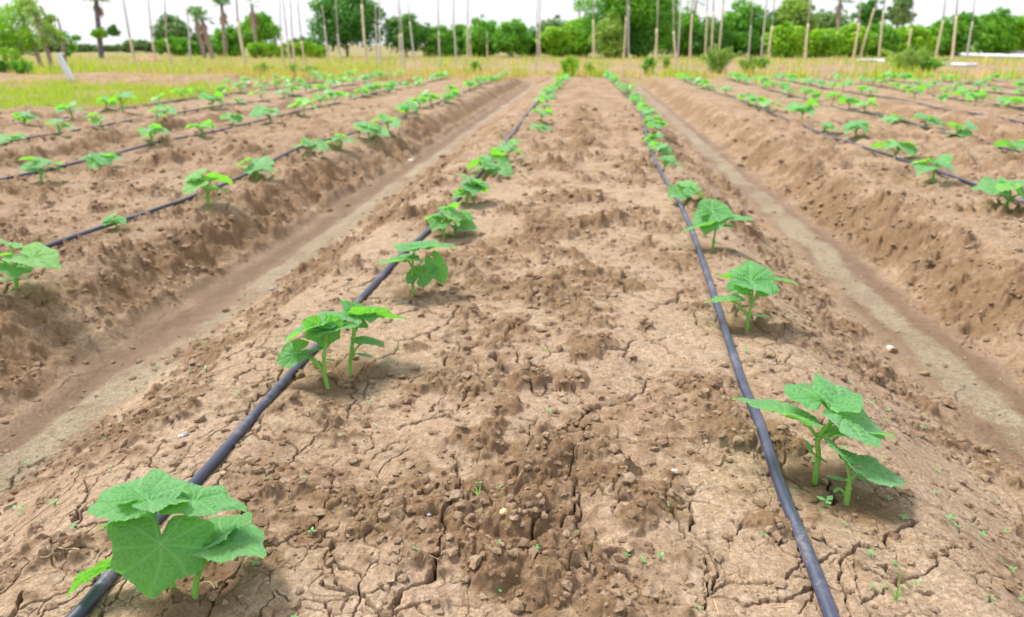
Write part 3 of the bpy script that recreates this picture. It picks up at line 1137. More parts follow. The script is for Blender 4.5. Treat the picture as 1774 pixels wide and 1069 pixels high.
# side rows: near plants at their pixels, then by spacing
SIDE_PX = {
    -1.80: [(28, 500), (205, 402), (362, 355), (445, 308), (540, 272), (590, 258), (640, 240), (672, 228), (705, 205)],
    -2.95: [(72, 318), (170, 292), (265, 255), (355, 243), (405, 222), (470, 215), (528, 204)],
    -4.05: [(20, 252), (105, 238), (178, 228), (272, 214)],
    -4.95: [(45, 222), (128, 212), (215, 203)],
    1.86: [(1740, 368), (1615, 318), (1548, 275), (1480, 245), (1426, 232), (1388, 212), (1332, 195), (1310, 188)],
    2.76: [(1752, 268), (1660, 242), (1600, 226), (1550, 214), (1500, 198), (1472, 190)],
    3.80: [(1755, 190), (1690, 184), (1630, 180), (1585, 172)],
}
for side, RS in (('left of the left furrow', ROWS_L), ('right of the right furrow', ROWS_R)):
    for i, x0 in enumerate(RS):
        nm = '%s row %s' % (ORD[i], side)
        y = START[x0] + .3
        for a, b in SIDE_PX.get(x0, []):
            p = P(a, b, 0)
            allp.append([p.x, p.y, nm, None])
            y = max(y, p.y + .45)
        sc = .52 if abs(x0) < 5.5 else .58
        while y < FIELD_END - .1:
            if rs.random() > .05:
                allp.append([float(row_x(x0, y)) + rs.uniform(-.05, .05), y, nm, None])
            y += rs.uniform(.85, 1.15) * sc


def seen(x, y):
    d = Vector((x, y, 0)) - EYE
    D = d.dot(FWD)
    if D < .2:
        return False
    px = CX + F * d.dot(RIGHT) / D
    return -60 < px < 1834


allp = [p for p in allp if seen(p[0], p[1])]
byrow = {}
for p in sorted(allp, key=lambda q: q[1]):
    byrow.setdefault(p[2], []).append(p)
count0 = {'left hose of the central bed': 5, 'right hose of the central bed': 4}
for nm, L in byrow.items():
    c0 = count0.get(nm, 0)
    for k, p in enumerate(L):
        n = k + c0
        p[3] = n
allp.sort(key=lambda q: q[1])
LIMIT = 288
big = allp[:LIMIT]
rest = allp[LIMIT:]
pz = ground(np.array([p[0] for p in allp]), np.array([p[1] for p in allp]))[0]
for i, (x, y, nm, n) in enumerate(big):
    r2 = random.Random(i * 13 + 5)
    if y < 3.4:
        key = ('h', r2.randrange(6)); src = protos_hi[key[1]]
    elif y < 6.5:
        key = ('m', r2.randrange(6)); src = protos_mid[key[1]]
    else:
        key = None
    if key is None:
        o = add('cucumber_seedling', r2.choice(lows))
        o.color = (_cr.random(), 0, 0, 1)
    elif key in used:
        o = copy_tree(src)
    else:
        o = src
        used.add(key)
    s = r2.uniform(.85, 1.18) * (.95 if abs(x + .17) < .8 else 1.2)
    if nm.startswith('first row left') and n == 1:
        s = .5
    o.location = (x, y, float(pz[i]) - .004)
    o.rotation_euler = (r2.uniform(-.1, .1), r2.uniform(-.1, .1), r2.uniform(0, 6.28))
    o.scale = (s, s, s * r2.uniform(.9, 1.1))
    if 'hose' in nm:
        where = 'along the ' + nm
    else:
        where = 'in the ' + nm
    if n < 12 and y < 9:
        lab = 'cucumber seedling, %s from the front %s' % (ORD[n], where)
    else:
        lab = 'tiny blurred seedling at the far end ' + where.replace('along', 'of').replace('in the', 'of the')
    tag(o, lab, 'seedling', GP)
for kind, ps in (('h', protos_hi), ('m', protos_mid)):
    for i, pr in enumerate(ps):
        if (kind, i) not in used:
            for ch in list(pr.children):
                bpy.data.objects.remove(ch)
            bpy.data.objects.remove(pr)
if rest:
    v, f = [], []
    mb = MB()
    for j, (x, y, nm, n) in enumerate(rest):
        me = lows[j % len(lows)]
        M = Matrix.Translation((x, y, float(pz[LIMIT + j]))) @ Matrix.Rotation(j * 2.1, 4, 'Z')
        b = len(mb.v)
        mb.v += [M @ q.co for q in me.vertices]
        mb.f += [tuple(b + k for k in p.vertices) for p in me.polygons]
    o = add('distant_seedlings', mb.mesh('distant_seedlings', M_LEAF))
    o.color = (.6, 0, 0, 1)
    tag(o, 'farthest cucumber seedlings merging into green specks at the field end', 'seedlings', kind='stuff')
print('plants', len(allp), len(rest))

# ------------------------------------------------------------------ small things on the soil
ICO = None


def ico_verts():
    t = (1 + 5 ** .5) / 2
    v = np.array([(-1, t, 0), (1, t, 0), (-1, -t, 0), (1, -t, 0), (0, -1, t), (0, 1, t), (0, -1, -t), (0, 1, -t), (t, 0, -1), (t, 0, 1), (-t, 0, -1), (-t, 0, 1)], float)
    f = np.array([(0, 11, 5), (0, 5, 1), (0, 1, 7), (0, 7, 10), (0, 10, 11), (1, 5, 9), (5, 11, 4), (11, 10, 2), (10, 7, 6), (7, 1, 8), (3, 9, 4), (3, 4, 2), (3, 2, 6), (3, 6, 8), (3, 8, 9), (4, 9, 5), (2, 4, 11), (6, 2, 10), (8, 6, 7), (9, 8, 1)])
    return v / np.linalg.norm(v[0]), f


def crumbs(n, seed, mat, name, rmin, rmax, label, cat, roughonly=True, ymax=4.5):
    rs = np.random.RandomState(seed)
    iv, fi = ico_verts()
    y = .42 * (ymax / .42) ** (rs.rand(n * 3) ** .8)
    W = .95 * y + .25
    x = (rs.rand(n * 3) * 2.0 - 1.1) * W
    z, rough, damp_shade, floor, silt, out, left = ground(x, y)
    k = (rs.rand(len(x)) < ((.12 + rough) if roughonly else .7)) & ((floor < .5) | (rs.rand(len(x)) < .35))
    x, y, z = x[k][:n], y[k][:n], z[k][:n]
    n = len(x)
    r = (rmin + (rmax - rmin) * rs.rand(n) ** 3.5) * (1 + .30 * (y - .6))
    jit = 1 + .28 * rs.randn(n, 12, 1)
    V_ = iv[None] * jit
    sc = np.stack([r * (1 + .4 * rs.rand(n)), r * (1 + .3 * rs.rand(n)), r * (.6 + .3 * rs.rand(n))], -1)
    V_ = V_ * sc[:, None, :]
    a = rs.rand(n) * 6.28
    ca, sa = np.cos(a)[:, None], np.sin(a)[:, None]
    co = np.stack([V_[..., 0] * ca - V_[..., 1] * sa + x[:, None], V_[..., 0] * sa + V_[..., 1] * ca + y[:, None], V_[..., 2] + (z + r * .25)[:, None]], -1).reshape(-1, 3)
    fa = (fi[None] + (np.arange(n) * 12)[:, None, None]).reshape(-1, 3)
    me = link_mesh(name, co, fa, [mat], smooth=False, cattrs=None)
    if mat is M_SOIL:
        t = me.color_attributes.new('m1', 'FLOAT_COLOR', 'POINT')
        rr = np.repeat(.10 + .45 * rs.rand(n), 12)
        t.data.foreach_set('color', np.stack([rr, rr * 0, rr * 0, rr * 0 + 1], -1).astype(np.float32).reshape(-1))
    o = add(name, me)
    tag(o, label, cat, kind='stuff')


crumbs(3600, 15, M_SOIL, 'soil_clods', .003, .0095, 'loose broken clods of brown soil lying on beds and banks', 'soil', ymax=8)
crumbs(9000, 5, M_SOIL, 'soil_crumbs', .0012, .0065, 'small loose crumbs of brown soil scattered over the beds', 'soil')
crumbs(50, 6, M_STONE, 'grit', .0012, .0032, 'tiny pale bits of grit scattered on the soil', 'grit', False)


def sprouts():
    rs = random.Random(3)
    mb = MB()
    n = 0
    xs, ys = [], []
    for k in range(330):
        y = .5 * (4.5 / .5) ** (rs.random() ** .8)
        x = (rs.random() * 1.85 - 1.0) * (.95 * y + .25)
        if rs.random() < .55:
            # weeds gather right of the right hose and by the left furrow
            x = rs.choice([rs.uniform(.35, .75), rs.uniform(-1.15, -.95), rs.uniform(.35, 1.0)])
        xs.append(x); ys.append(y)
    fix = [(1426, 886, .016), (1552, 1000, .0), (828, 862, 0), (527, 838, .006), (430, 762, .007), (84, 838, .008), (1650, 890, .009),
           (1085, 967, .006), (865, 1028, .007), (930, 972, .005), (1155, 893, .006), (1320, 938, .007), (445, 990, .005), (1210, 1055, .006), (125, 908, .006)]
    for a, b, s in fix:
        p = P(a, b, 0)
        xs.append(p.x); ys.append(p.y)
    z = ground(np.array(xs), np.array(ys))[0]
    for k, (x, y) in enumerate(zip(xs, ys)):
        c = Vector((x, y, float(z[k])))
        s = rs.uniform(.003, .0065)
        if k >= 330:
            s = max(.005, fix[k - 330][2] * .8)
        a0 = rs.uniform(0, 6.28)
        nl = rs.choice([2, 2, 3, 4])
        top = c + Vector((rs.uniform(-.3, .3) * s, rs.uniform(-.3, .3) * s, s * 1.1))
        mb.tube([c - Vector((0, 0, .001)), top], [s * .12, s * .09], 4)
        for j in range(nl):
            a = a0 + j * 6.283 / nl + rs.uniform(-.3, .3)
            d = Vector((math.cos(a), math.sin(a), rs.uniform(.0, .5)))
            side = Vector((-math.sin(a), math.cos(a), 0))
            p0, p1, p2, p3 = top, top + d * s * .6 + side * s * .38, top + d * s * 1.25, top + d * s * .6 - side * s * .38
            b = len(mb.v)
            mb.v += [p0, p1, p2, p3]
            mb.f.append((b, b + 1, b + 2, b + 3))
    o = add('weed_sprouts', mb.mesh('weed_sprouts', M_LEAF, False))
    o.color = (.5, 0, 0, 1)
    tag(o, 'tiny green weed sprouts scattered over the soil', 'weeds', kind='stuff')


sprouts()


def blade_plant(px, py, blades, label):
    c = P(px, py, 0)
    c.z = gz(c.x, c.y) - .002
    root = empty('grass_shoot', c)
    tag(root, label, 'grass shoot')
    for (dx, dz, bend, w) in blades:
        mb = MB()
        n = 7
        for i in range(n + 1):
            t = i / n
            p = Vector((dx * t + bend * t * t, .01 * t, dz * t * (1 - .15 * t)))
            ww = w * (1 - t) ** .7 + .0002
            b = len(mb.v)
            mb.v += [p + Vector((ww, 0, 0)), p + Vector((0, .0006, .0)), p - Vector((ww, 0, 0))]
            if i:
                mb.f += [(b - 3, b - 2, b + 1, b), (b - 2, b - 1, b + 2, b + 1)]
        add('blade', mb.mesh('blade', M_STEM), root)


blade_plant(1551, 1045, [(.004, .058, -.004, .0010), (-.006, .030, -.012, .0011), (.012, .03, .012, .0011), (.0, .045, .004, .0009)], 'thin yellow-green grass shoot standing alone near the bottom right corner')
blade_plant(829, 876, [(-.006, .016, -.002, .0012), (.004, .020, -.002, .0013), (-.008, .007, -.004, .001)], 'small pale v-shaped grass shoot in the middle of the central bed')
blade_plant(945, 615, [(-.01, .014, -.004, .0012), (.012, .014, .004, .0012)], 'tiny grass shoot among the rough clods of the central bed')


def straws():
    rs = random.Random(12)
    mb = MB()
    spots = [(455, 1012, .05, 0)]
    for k in range(46):
        y = .5 * (3.2 / .5) ** rs.random()
        x = (rs.random() * 1.85 - 1.0) * (.95 * y + .25)
        a = rs.uniform(0, 3.14)
        l = rs.uniform(.008, .035)
        pts = []
        b = rs.uniform(-.3, .3)
        for i in range(5):
            t = i / 4 - .5
            px, py = x + math.cos(a + b * t) * l * t, y + math.sin(a + b * t) * l * t
            pts.append([px, py])
        z = ground(np.array([p[0] for p in pts]), np.array([p[1] for p in pts]))[0]
        mb.tube([(p[0], p[1], float(max(q, z.mean())) + .001) for p, q in zip(pts, z)], [.0003, .0006, .0007, .0006, .0003], 4)
    o = add('straw_bits', mb.mesh('straw_bits', M_STRAW))
    tag(o, 'short bits of dry straw lying on the soil', 'straw', kind='stuff')


straws()


def curve_thing(name, pxs, rad, mat, label, cat, lift=.001):
    pts = [P(a, b, 0) for a, b in pxs]
    pts = catmull(pts, 6)
    z = ground(np.array([p.x for p in pts]), np.array([p.y for p in pts]))[0]
    z = smooth_arr(z, 3)
    mb = MB()
    mb.tube([(p.x, p.y, float(q) + lift) for p, q in zip(pts, z)], [rad * (1 - .6 * abs(2 * i / len(pts) - 1)) for i in range(len(pts))], 6)
    o = add(name, mb.mesh(name, mat))
    tag(o, label, cat)


curve_thing('dry_root', [(70, 968), (98, 962), (120, 960), (142, 962)], .0011, M_STRAW, 'curved dry root lying left of the bottom left seedling', 'root', .004)
curve_thing('dry_root', [(327, 1030), (345, 1012), (362, 1006), (372, 1020)], .0008, M_STRAW, 'thin curled dry root at the foot of the bottom left seedlings', 'root', .006)
curve_thing('dry_straw', [(1507, 655), (1520, 662), (1530, 672)], .0011, M_STRAW, 'dry straw lying between right hose and right furrow', 'straw', .003)
curve_thing('dry_straw', [(1232, 1028), (1240, 1045), (1246, 1066)], .0009, M_STRAW, 'pale dry straw near the bottom edge left of the right hose', 'straw', .002)
M_RED = simple('pink_thread', (.70, .20, .22), .6)
curve_thing('pink_thread', [(1103, 715), (1112, 712), (1122, 714), (1136, 709)], .0009, M_RED, 'pinkish red thread lying on the soil right of centre', 'thread', .002)


def pebble(px, py, r, mat, label, name='pebble', flat=.6):
    c = P(px, py, 0)
    c.z = gz(c.x, c.y) + r * .2
    iv, fi = ico_verts()
    import bmesh
    bm = bmesh.new()
    bmesh.ops.create_icosphere(bm, subdivisions=3, radius=1)
    for v in bm.verts:
        n = float(pn(np.array([v.co.x * 1.6 + px]), np.array([v.co.y * 1.6 + v.co.z * 1.1]))[0])
        v.co *= r * (1 + .28 * n)
        v.co.z *= flat
    me = bpy.data.meshes.new(name)
    bm.to_mesh(me); bm.free()
    me.polygons.foreach_set('use_smooth', [True] * len(me.polygons))
    me.materials.append(mat)
    o = add(name, me, loc=c)
    tag(o, label, 'stone' if name == 'pebble' else 'leaf')


M_GREYST = simple('grey_stone', (.20, .20, .23), .6, (.33, .33, .36), 120)
M_TANST = simple('tan_stone', (.56, .36, .16), .7, (.66, .50, .30), 120)
pebble(312, 747, .0055, M_STONE, 'small white pebble beside a grey one left of the left hose')
pebble(320, 744, .006, M_GREYST, 'small grey pebble beside a white one left of the left hose')
pebble(744, 901, .0035, M_GREYST, 'tiny grey pebble on the crust left of the big crack')
pebble(873, 918, .0065, M_TANST, 'small tan pebble in the middle of the central bed')
pebble(1168, 818, .006, M_STONE, 'small pale pebble beside the largest clod on the central bed')
pebble(462, 425, .011, M_GREYST, 'dark grey stone at the foot of the left bank')
pebble(711, 238, .030, M_STONE, 'pale whitish stone on top of the left bank', flat=.45)
pebble(1562, 508, .011, M_STONE, 'small white stone at the edge of the right furrow')
pebble(1305, 313, .020, simple('dark_clod', (.22, .14, .09), .9, (.30, .20, .13), 60), 'brown clod in the pale silt of the right furrow')

# ------------------------------------------------------------------ grass strips beyond the beds
def blades(name, n, xyfun, hmin, hmax, w, mat, label, seed, lean=.35):
    rs = np.random.RandomState(seed)
    x, y = xyfun(rs, n)
    n = len(x)
    z = ground(x, y)[0]
    a = rs.rand(n) * 6.283
    h = hmin + (hmax - hmin) * rs.rand(n) ** 1.6
    la = rs.rand(n) * 6.283
    lx, ly = np.cos(la) * h * lean * rs.rand(n), np.sin(la) * h * lean * rs.rand(n)
    cx, cy = np.cos(a) * w, np.sin(a) * w
    co = np.stack([
        np.stack([x - cx, y - cy, z - .01], -1), np.stack([x + cx, y + cy, z - .01], -1),
        np.stack([x + lx * .4 + cx * .7, y + ly * .4 + cy * .7, z + h * .6], -1),
        np.stack([x + lx * .4 - cx * .7, y + ly * .4 - cy * .7, z + h * .6], -1),
        np.stack([x + lx, y + ly, z + h], -1), np.stack([x + lx + cx * .1, y + ly + cy * .1, z + h], -1)], 1).reshape(-1, 3)
    b = (np.arange(n) * 6)[:, None]
    f = np.concatenate([b + np.array([0, 1, 2, 3]), b + np.array([3, 2, 5, 4])], 0)
    me = link_mesh(name, co, f, [mat], attrs={'tint': np.repeat(rs.rand(n) ** 2, 6)})
    o = add(name, me)
    o.color = (.5, 0, 0, 1)
    tag(o, label, 'grass', kind='stuff')


def clumped(rs, n, x0, x1, y0, y1, thr=0.0, f=.8, seed=3, fan=True):
    y = y0 + (y1 - y0) * rs.rand(n * 4) ** 1.2
    if fan:
        x = (rs.rand(n * 4) * (x1 - x0) + x0) * (y + 1)
    else:
        x = rs.rand(n * 4) * (x1 - x0) + x0
    k = fbm(x * f, y * f, 3, seed) + .25 * rs.randn(n * 4) > thr
    return x[k][:n], y[k][:n]


def banded(rs, n, thr, f, seed):
    x1, y1 = clumped(rs, int(n * .45), -1.0, .85, FIELD_END + .5, 17.6, thr, f * 1.6, seed)
    x2, y2 = clumped(rs, int(n * .55), -1.0, .85, 25, 38, thr - .25, f, seed)
    return np.concatenate([x1, x2]), np.concatenate([y1, y2])


def strip_left(rs, n):
    x, y = clumped(rs, n, -15, -5.2, 6.6, 12.0, -.1, 1.1, 33, False)
    k = x < -6.4 + 1.05 * sst(6.8, 7.8, y) * sst(11.5, 10.6, y) + .1 * rs.randn(len(x))
    return x[k], y[k]


blades('green_grass', 22000, strip_left, .02, .13, .006, M_FOL['fresh'], 'patch of short bright green grass left of the plant rows', 4)
blades('dry_fringe', 1500, lambda rs, n: clumped(rs, n, -15, -5.4, 10.4, 13.2, .05, 1.3, 51, False), .03, .16, .007, M_FOL['dry'], 'dry orange-yellow grass fringe between left green grass and earth bank', 14)
blades('dry_grass', 9000, lambda rs, n: banded(rs, n, .30, .9, 35), .04, .26, .012, M_FOL['dry'], 'dry straw coloured grass growing beyond the end of the beds', 6)
blades('weedy_grass', 9000, lambda rs, n: banded(rs, n, .30, .6, 37), .05, .36, .014, M_FOL['fresh'], 'green weedy grass mixed through the dry grass beyond the beds', 8)
blades('yellow_grass', 3200, lambda rs, n: clumped(rs, n, -9.5, -1.6, 13.6, 18.5, .25, .8, 39, False), .08, .28, .010, M_FOL['dry'], 'yellow grass tussocks behind the left rows', 9)
blades('bank_grass', 3500, lambda rs, n: clumped(rs, n, -18, -5.5, 14.0, 22, .0, .6, 41, False), .06, .35, .012, M_FOL['fresh'], 'green grass on the far side of the left earth bank', 10)


# ------------------------------------------------------------------ trees
def D_of(py, z=0.0):
    """camera depth of the ground seen at pixel row py"""
    return P(CX, py, z).dot(FWD) - EYE.dot(FWD)


def crown_mesh(name, mat, w, h, depth, n, leaf, seed, lobes=14, dense=1.0, flat_bottom=True, ground_skirt=False):
    """crown in a box w x depth x h, base at z=0; leaves gathered in uneven lobes"""
    rs = np.random.RandomState(seed)
    L = []
    for i in range(int(lobes * 1.9)):
        a = rs.rand() * 6.283
        t = rs.rand() ** 1.1
        q = rs.rand() ** .45
        env = math.sin(math.pi * min(.98, .30 + .62 * t)) ** .6
        r = (.08 + .22 * rs.rand() ** 1.5) * min(w, h * 1.3)
        L.append((math.cos(a) * q * env * max(.05, w / 2 - r * .75), math.sin(a) * q * env * max(.05, depth / 2 - r * .6), r * .7 + t * max(.05, h - r * 1.55), r, rs.rand()))
    for i in range(int(lobes * .7)):
        a = rs.rand() * 6.283
        q = rs.rand() ** .5
        r = (.05 + .07 * rs.rand()) * min(w, h * 1.3)
        L.append((math.cos(a) * q * w * .52, math.sin(a) * q * depth * .4, h * (1.06 - .55 * q ** 2.2 + .10 * rs.rand()) - r, r, rs.rand()))
    L.append((rs.uniform(-.1, .1) * w, 0, h - .2 * min(w, h), .2 * min(w, h), rs.rand()))
    L = np.array(L)
    pr = L[:, 3] ** 2
    k = rs.choice(len(L), n, p=pr / pr.sum())
    d = rs.randn(n, 3)
    d[:, 2] = d[:, 2] * .9 + .15
    d /= np.linalg.norm(d, axis=1)[:, None]
    rad = L[k, 3] * (1 - .45 * rs.rand(n) ** 2.0 * (1 / dense))
    bump = 1 + .16 * np.sin(d[:, 0] * 5 + k) * np.sin(d[:, 1] * 6 + k * 2) + .14 * np.sin(d[:, 2] * 7 + k * 3)
    c = L[k, :3] + d * (rad * bump)[:, None] * np.array([1, 1, .85])
    ok = c[:, 2] > -.1
    c, d, k = c[ok], d[ok], k[ok]
    n = len(c)
    nr = d + rs.randn(n, 3) * .75
    nr /= np.linalg.norm(nr, axis=1)[:, None]
    a = rs.randn(n, 3)
    u = np.cross(nr, a); u /= np.linalg.norm(u, axis=1)[:, None]
    v = np.cross(nr, u)
    s = leaf * (.6 + .8 * rs.rand(n))[:, None]
    co = np.stack([c - u * s, c + v * s * .45 + nr * s * .1, c + u * s, c - v * s * .45 + nr * s * .1], 1).reshape(-1, 3)
    f = np.arange(n * 4).reshape(-1, 4)
    tint = np.clip(.75 * L[k, 4] ** 1.6 + .35 * rs.rand(n) ** 2 + .25 * d[:, 2] * rs.rand(n), 0, 1)  # random leaf tint plus painted highlights: some lobes and upward leaves made brighter
    return link_mesh(name, co, f, [mat], smooth=False, attrs={'tint': np.repeat(tint, 4)})


def trunk_mesh(h, r, seed, w, mat, limbs=5, low=.3):
    rs = random.Random(seed)
    mb = MB()
    top = Vector((rs.uniform(-.06, .06) * h, 0, h * .8))
    pts = catmull([(0, 0, -.15), (rs.uniform(-.05, .05) * h, 0, h * .3), top * .75 + Vector((0, 0, 0)), top], 4)
    mb.tube(pts, [r * (1 - .75 * i / len(pts)) for i in range(len(pts))], 8)
    for i in range(limbs):
        t = low + (.75 - low) * i / limbs
        p = pts[int(t * (len(pts) - 1))]
        a = i * 2.4 + rs.uniform(-.4, .4)
        e = p + Vector((math.cos(a) * w * .32, math.sin(a) * w * .25, h * rs.uniform(.15, .35)))
        mb.tube([p, (p + e) / 2 + Vector((0, 0, h * .03)), e], [r * .45, r * .3, r * .1], 6)
    return mb.mesh('trunk', mat)


def weed_mesh(mat, w, h, n, seed):
    rs = np.random.RandomState(seed)
    ns = 26
    k = rs.randint(0, ns, n)
    a = rs.rand(ns) * 6.283
    sl = rs.rand(ns) ** .7
    ln = (.6 + .5 * rs.rand(ns)) * (1 - .3 * sl)
    t = rs.rand(n) ** .7
    x = np.cos(a[k]) * sl[k] * w * .55 * t ** 1.3
    y = np.sin(a[k]) * sl[k] * w * .45 * t ** 1.3
    z = h * ln[k] * t ** .9
    sp = .045 * w / .6 + .02
    c = np.stack([x, y, z], -1) + rs.randn(n, 3) * sp * (1.15 - t)[:, None] * np.array([1, 1, .7])
    c[:, 2] = np.abs(c[:, 2])
    nr = rs.randn(n, 3); nr /= np.linalg.norm(nr, axis=1)[:, None]
    u = np.cross(nr, rs.randn(n, 3)); u[:, 2] += .5; u /= np.linalg.norm(u, axis=1)[:, None]
    v = np.cross(nr, u)
    s = .032 * (.6 + .9 * rs.rand(n))[:, None]
    co = np.stack([c - u * s, c + v * s * .3, c + u * s, c - v * s * .3], 1).reshape(-1, 3)
    tint = np.clip(.9 * rs.rand(ns)[k] ** 1.5 + .3 * rs.rand(n), 0, 1)
    return link_mesh('crown', co, np.arange(len(co)).reshape(-1, 4), [mat], smooth=False, attrs={'tint': np.repeat(tint, 4)})


GT = 'trees and tall bushes lined up behind the field'


def tree(x0, x1, ytop, ybase, mat, label, D=None, n=6000, leaf=.11, lift=0.0, seed=0, lobes=14, name='broadleaf_tree', depth=None, cat='tree', group=GT, dense=1.0, trunk=M_TRUNK):
    """a tree whose outline spans pixels x0..x1 and ytop..ybase"""
    D = D or D_of(ybase)
    xm = (x0 + x1) / 2
    base = at_depth(xm, ybase, D)
    base.z = 0
    top = at_depth(xm, ytop, D)
    h = top.z + .05
    w = (x1 - x0) / F * D * 1.22
    o = empty(name, (base.x, base.y, gz(base.x, base.y)))
    tag(o, label, cat, group)
    zb = lift * h
    cm = weed_mesh(M_FOL[mat], w, h, n, seed) if name == 'weed_bush' else crown_mesh('crown', M_FOL[mat], w, h - zb, depth or min(w, h) * .9, n, leaf, seed, lobes, dense)
    add('crown', cm, o, (0, 0, zb)).color = (_cr.random(), 0, 0, 1)
    add('trunk', trunk_mesh(h * .9, max(.05, h * .028), seed, w, trunk), o)
    return o


T = [
    # x0, x1, ytop, ybase, material, D, n, leaf, lift, label
    (548, 657, -14, 99, 'dark', 40, 15000, .10, .10, 'big dark green rounded tree left of centre'),
    (668, 742, 27, 98, 'dark', 40, 7000, .10, .12, 'medium dark tree just right of the big dark rounded tree'),
    (735, 790, 47, 98, 'mid', 40, 5000, .10, .0, 'low green bush right of the medium dark tree'),
    (780, 815, 44, 98, 'mid', 42, 4000, .10, .0, 'narrow green bush between the low bush and the domed tree'),
    (808, 868, 33, 98, 'mid', 41, 7000, .10, .0, 'domed mid green tree left of centre'),
    (858, 918, 38, 97, 'mid', 40, 6500, .10, .0, 'domed green tree second left from the central bright hedge'),
    (900, 948, 52, 97, 'dark', 41, 4500, .10, .0, 'lower dark bush touching the central bright hedge'),
    (930, 982, 31, 96, 'far', 58, 4500, .15, .05, 'hazy distant tree rising behind the central bright hedge'),
    (935, 985, 48, 95, 'bright', 40, 5500, .10, .0, 'bright green bush at the left end of the central hedge'),
    (972, 1042, 32, 95, 'bright', 40, 8000, .10, .0, 'bright green bush rising towards the tallest tree'),
    (1012, 1160, -45, 95, 'mid', 38, 26000, .10, .12, 'tallest broad green tree cut by the top of the photo, right of centre'),
    (1030, 1082, 30, 96, 'olive', 36.5, 5000, .09, .0, 'light olive green bush below the tallest tree'),
    (1085, 1130, 52, 95, 'dark', 37, 4000, .09, .0, 'dark undergrowth bush under the right side of the tallest tree'),
    (1140, 1212, 22, 94, 'mid', 42, 8000, .11, .0, 'mid green tree just right of the tallest tree'),
    (1195, 1262, 36, 92, 'dark', 41, 7000, .10, .0, 'dark green tree with three poles in front'),
    (1250, 1315, 5, 93, 'mid', 42, 9000, .11, .0, 'bushy green tree with pointed top right of the dark tree'),
    (1298, 1345, 24, 93, 'dark', 43, 5000, .11, .0, 'narrow dark green tree between two taller bushy trees'),
    (1335, 1398, -2, 93, 'olive', 43, 10000, .11, .05, 'tall olive green tree reaching the top of the photo'),
    (1325, 1400, 45, 96, 'bright', 38, 8000, .10, .0, 'bright spreading bush below the tall olive tree'),
    (1385, 1470, 18, 92, 'far', 56, 8000, .14, .0, 'hazy tree behind the bright hedge right of the olive tree'),
    (1395, 1452, 50, 95, 'bright', 38, 6500, .10, .0, 'bright low bush, first of the right hedge'),
    (1445, 1500, 46, 94, 'bright', 39, 6500, .10, .0, 'bright low bush, second of the right hedge'),
    (1470, 1522, 4, 90, 'dark', 50, 6500, .13, .0, 'dark tree rising behind the second hedge bush at the right'),
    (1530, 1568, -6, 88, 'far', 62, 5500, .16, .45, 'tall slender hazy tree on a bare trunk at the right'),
    (1490, 1548, 44, 92, 'mid', 40, 6000, .10, .0, 'rounded mid green bush in front of the slender hazy tree'),
    (1540, 1608, 47, 90, 'bright', 41, 7500, .10, .0, 'wide bright bush right of the slender hazy tree'),
    (1598, 1650, 34, 89, 'mid', 43, 6500, .11, .0, 'green bush between two leaning poles at the right'),
    (1635, 1690, 28, 88, 'mid', 43, 6500, .11, .0, 'tree with notched top left of the gravel mound'),
    (1682, 1750, 22, 86, 'mid', 46, 8500, .12, .0, 'broad green tree above the gravel mound'),
    (1735, 1800, 34, 86, 'bright', 46, 6500, .12, .0, 'green tree at the right edge above the gravel mound'),
    # left side
    (425, 490, 74, 101, 'bright', 36, 6000, .08, .0, 'low bright hedge bush right of the palms'),
    (480, 562, 73, 101, 'bright', 36, 7500, .08, .0, 'low bright hedge bush beside the big dark tree'),
    (420, 482, 26, 100, 'mid', 42, 5000, .11, .25, 'open-crowned tree showing sky gaps right of the palms'),
    (370, 425, 50, 101, 'mid', 42, 5500, .11, .0, 'green bush behind the tan pole and palms'),
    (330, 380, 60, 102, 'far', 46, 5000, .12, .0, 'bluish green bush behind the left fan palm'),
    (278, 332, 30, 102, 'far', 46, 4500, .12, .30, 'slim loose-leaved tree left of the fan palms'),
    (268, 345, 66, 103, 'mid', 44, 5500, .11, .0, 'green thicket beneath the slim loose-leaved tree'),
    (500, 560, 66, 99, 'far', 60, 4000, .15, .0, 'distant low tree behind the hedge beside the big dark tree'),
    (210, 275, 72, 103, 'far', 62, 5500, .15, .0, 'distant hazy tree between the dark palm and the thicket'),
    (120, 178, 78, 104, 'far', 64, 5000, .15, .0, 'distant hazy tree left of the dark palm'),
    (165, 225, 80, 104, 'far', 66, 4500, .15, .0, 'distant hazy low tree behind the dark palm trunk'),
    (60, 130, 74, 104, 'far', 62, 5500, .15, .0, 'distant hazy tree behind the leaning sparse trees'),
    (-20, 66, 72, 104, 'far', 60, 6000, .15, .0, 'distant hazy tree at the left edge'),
]
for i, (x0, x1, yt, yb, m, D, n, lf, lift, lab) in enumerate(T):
    tree(x0, x1, yt, yb, m, lab, D=D, n=int(n * 1.0), leaf=lf, lift=lift, seed=100 + i, lobes=12 + int((x1 - x0) / 8), group=GT)


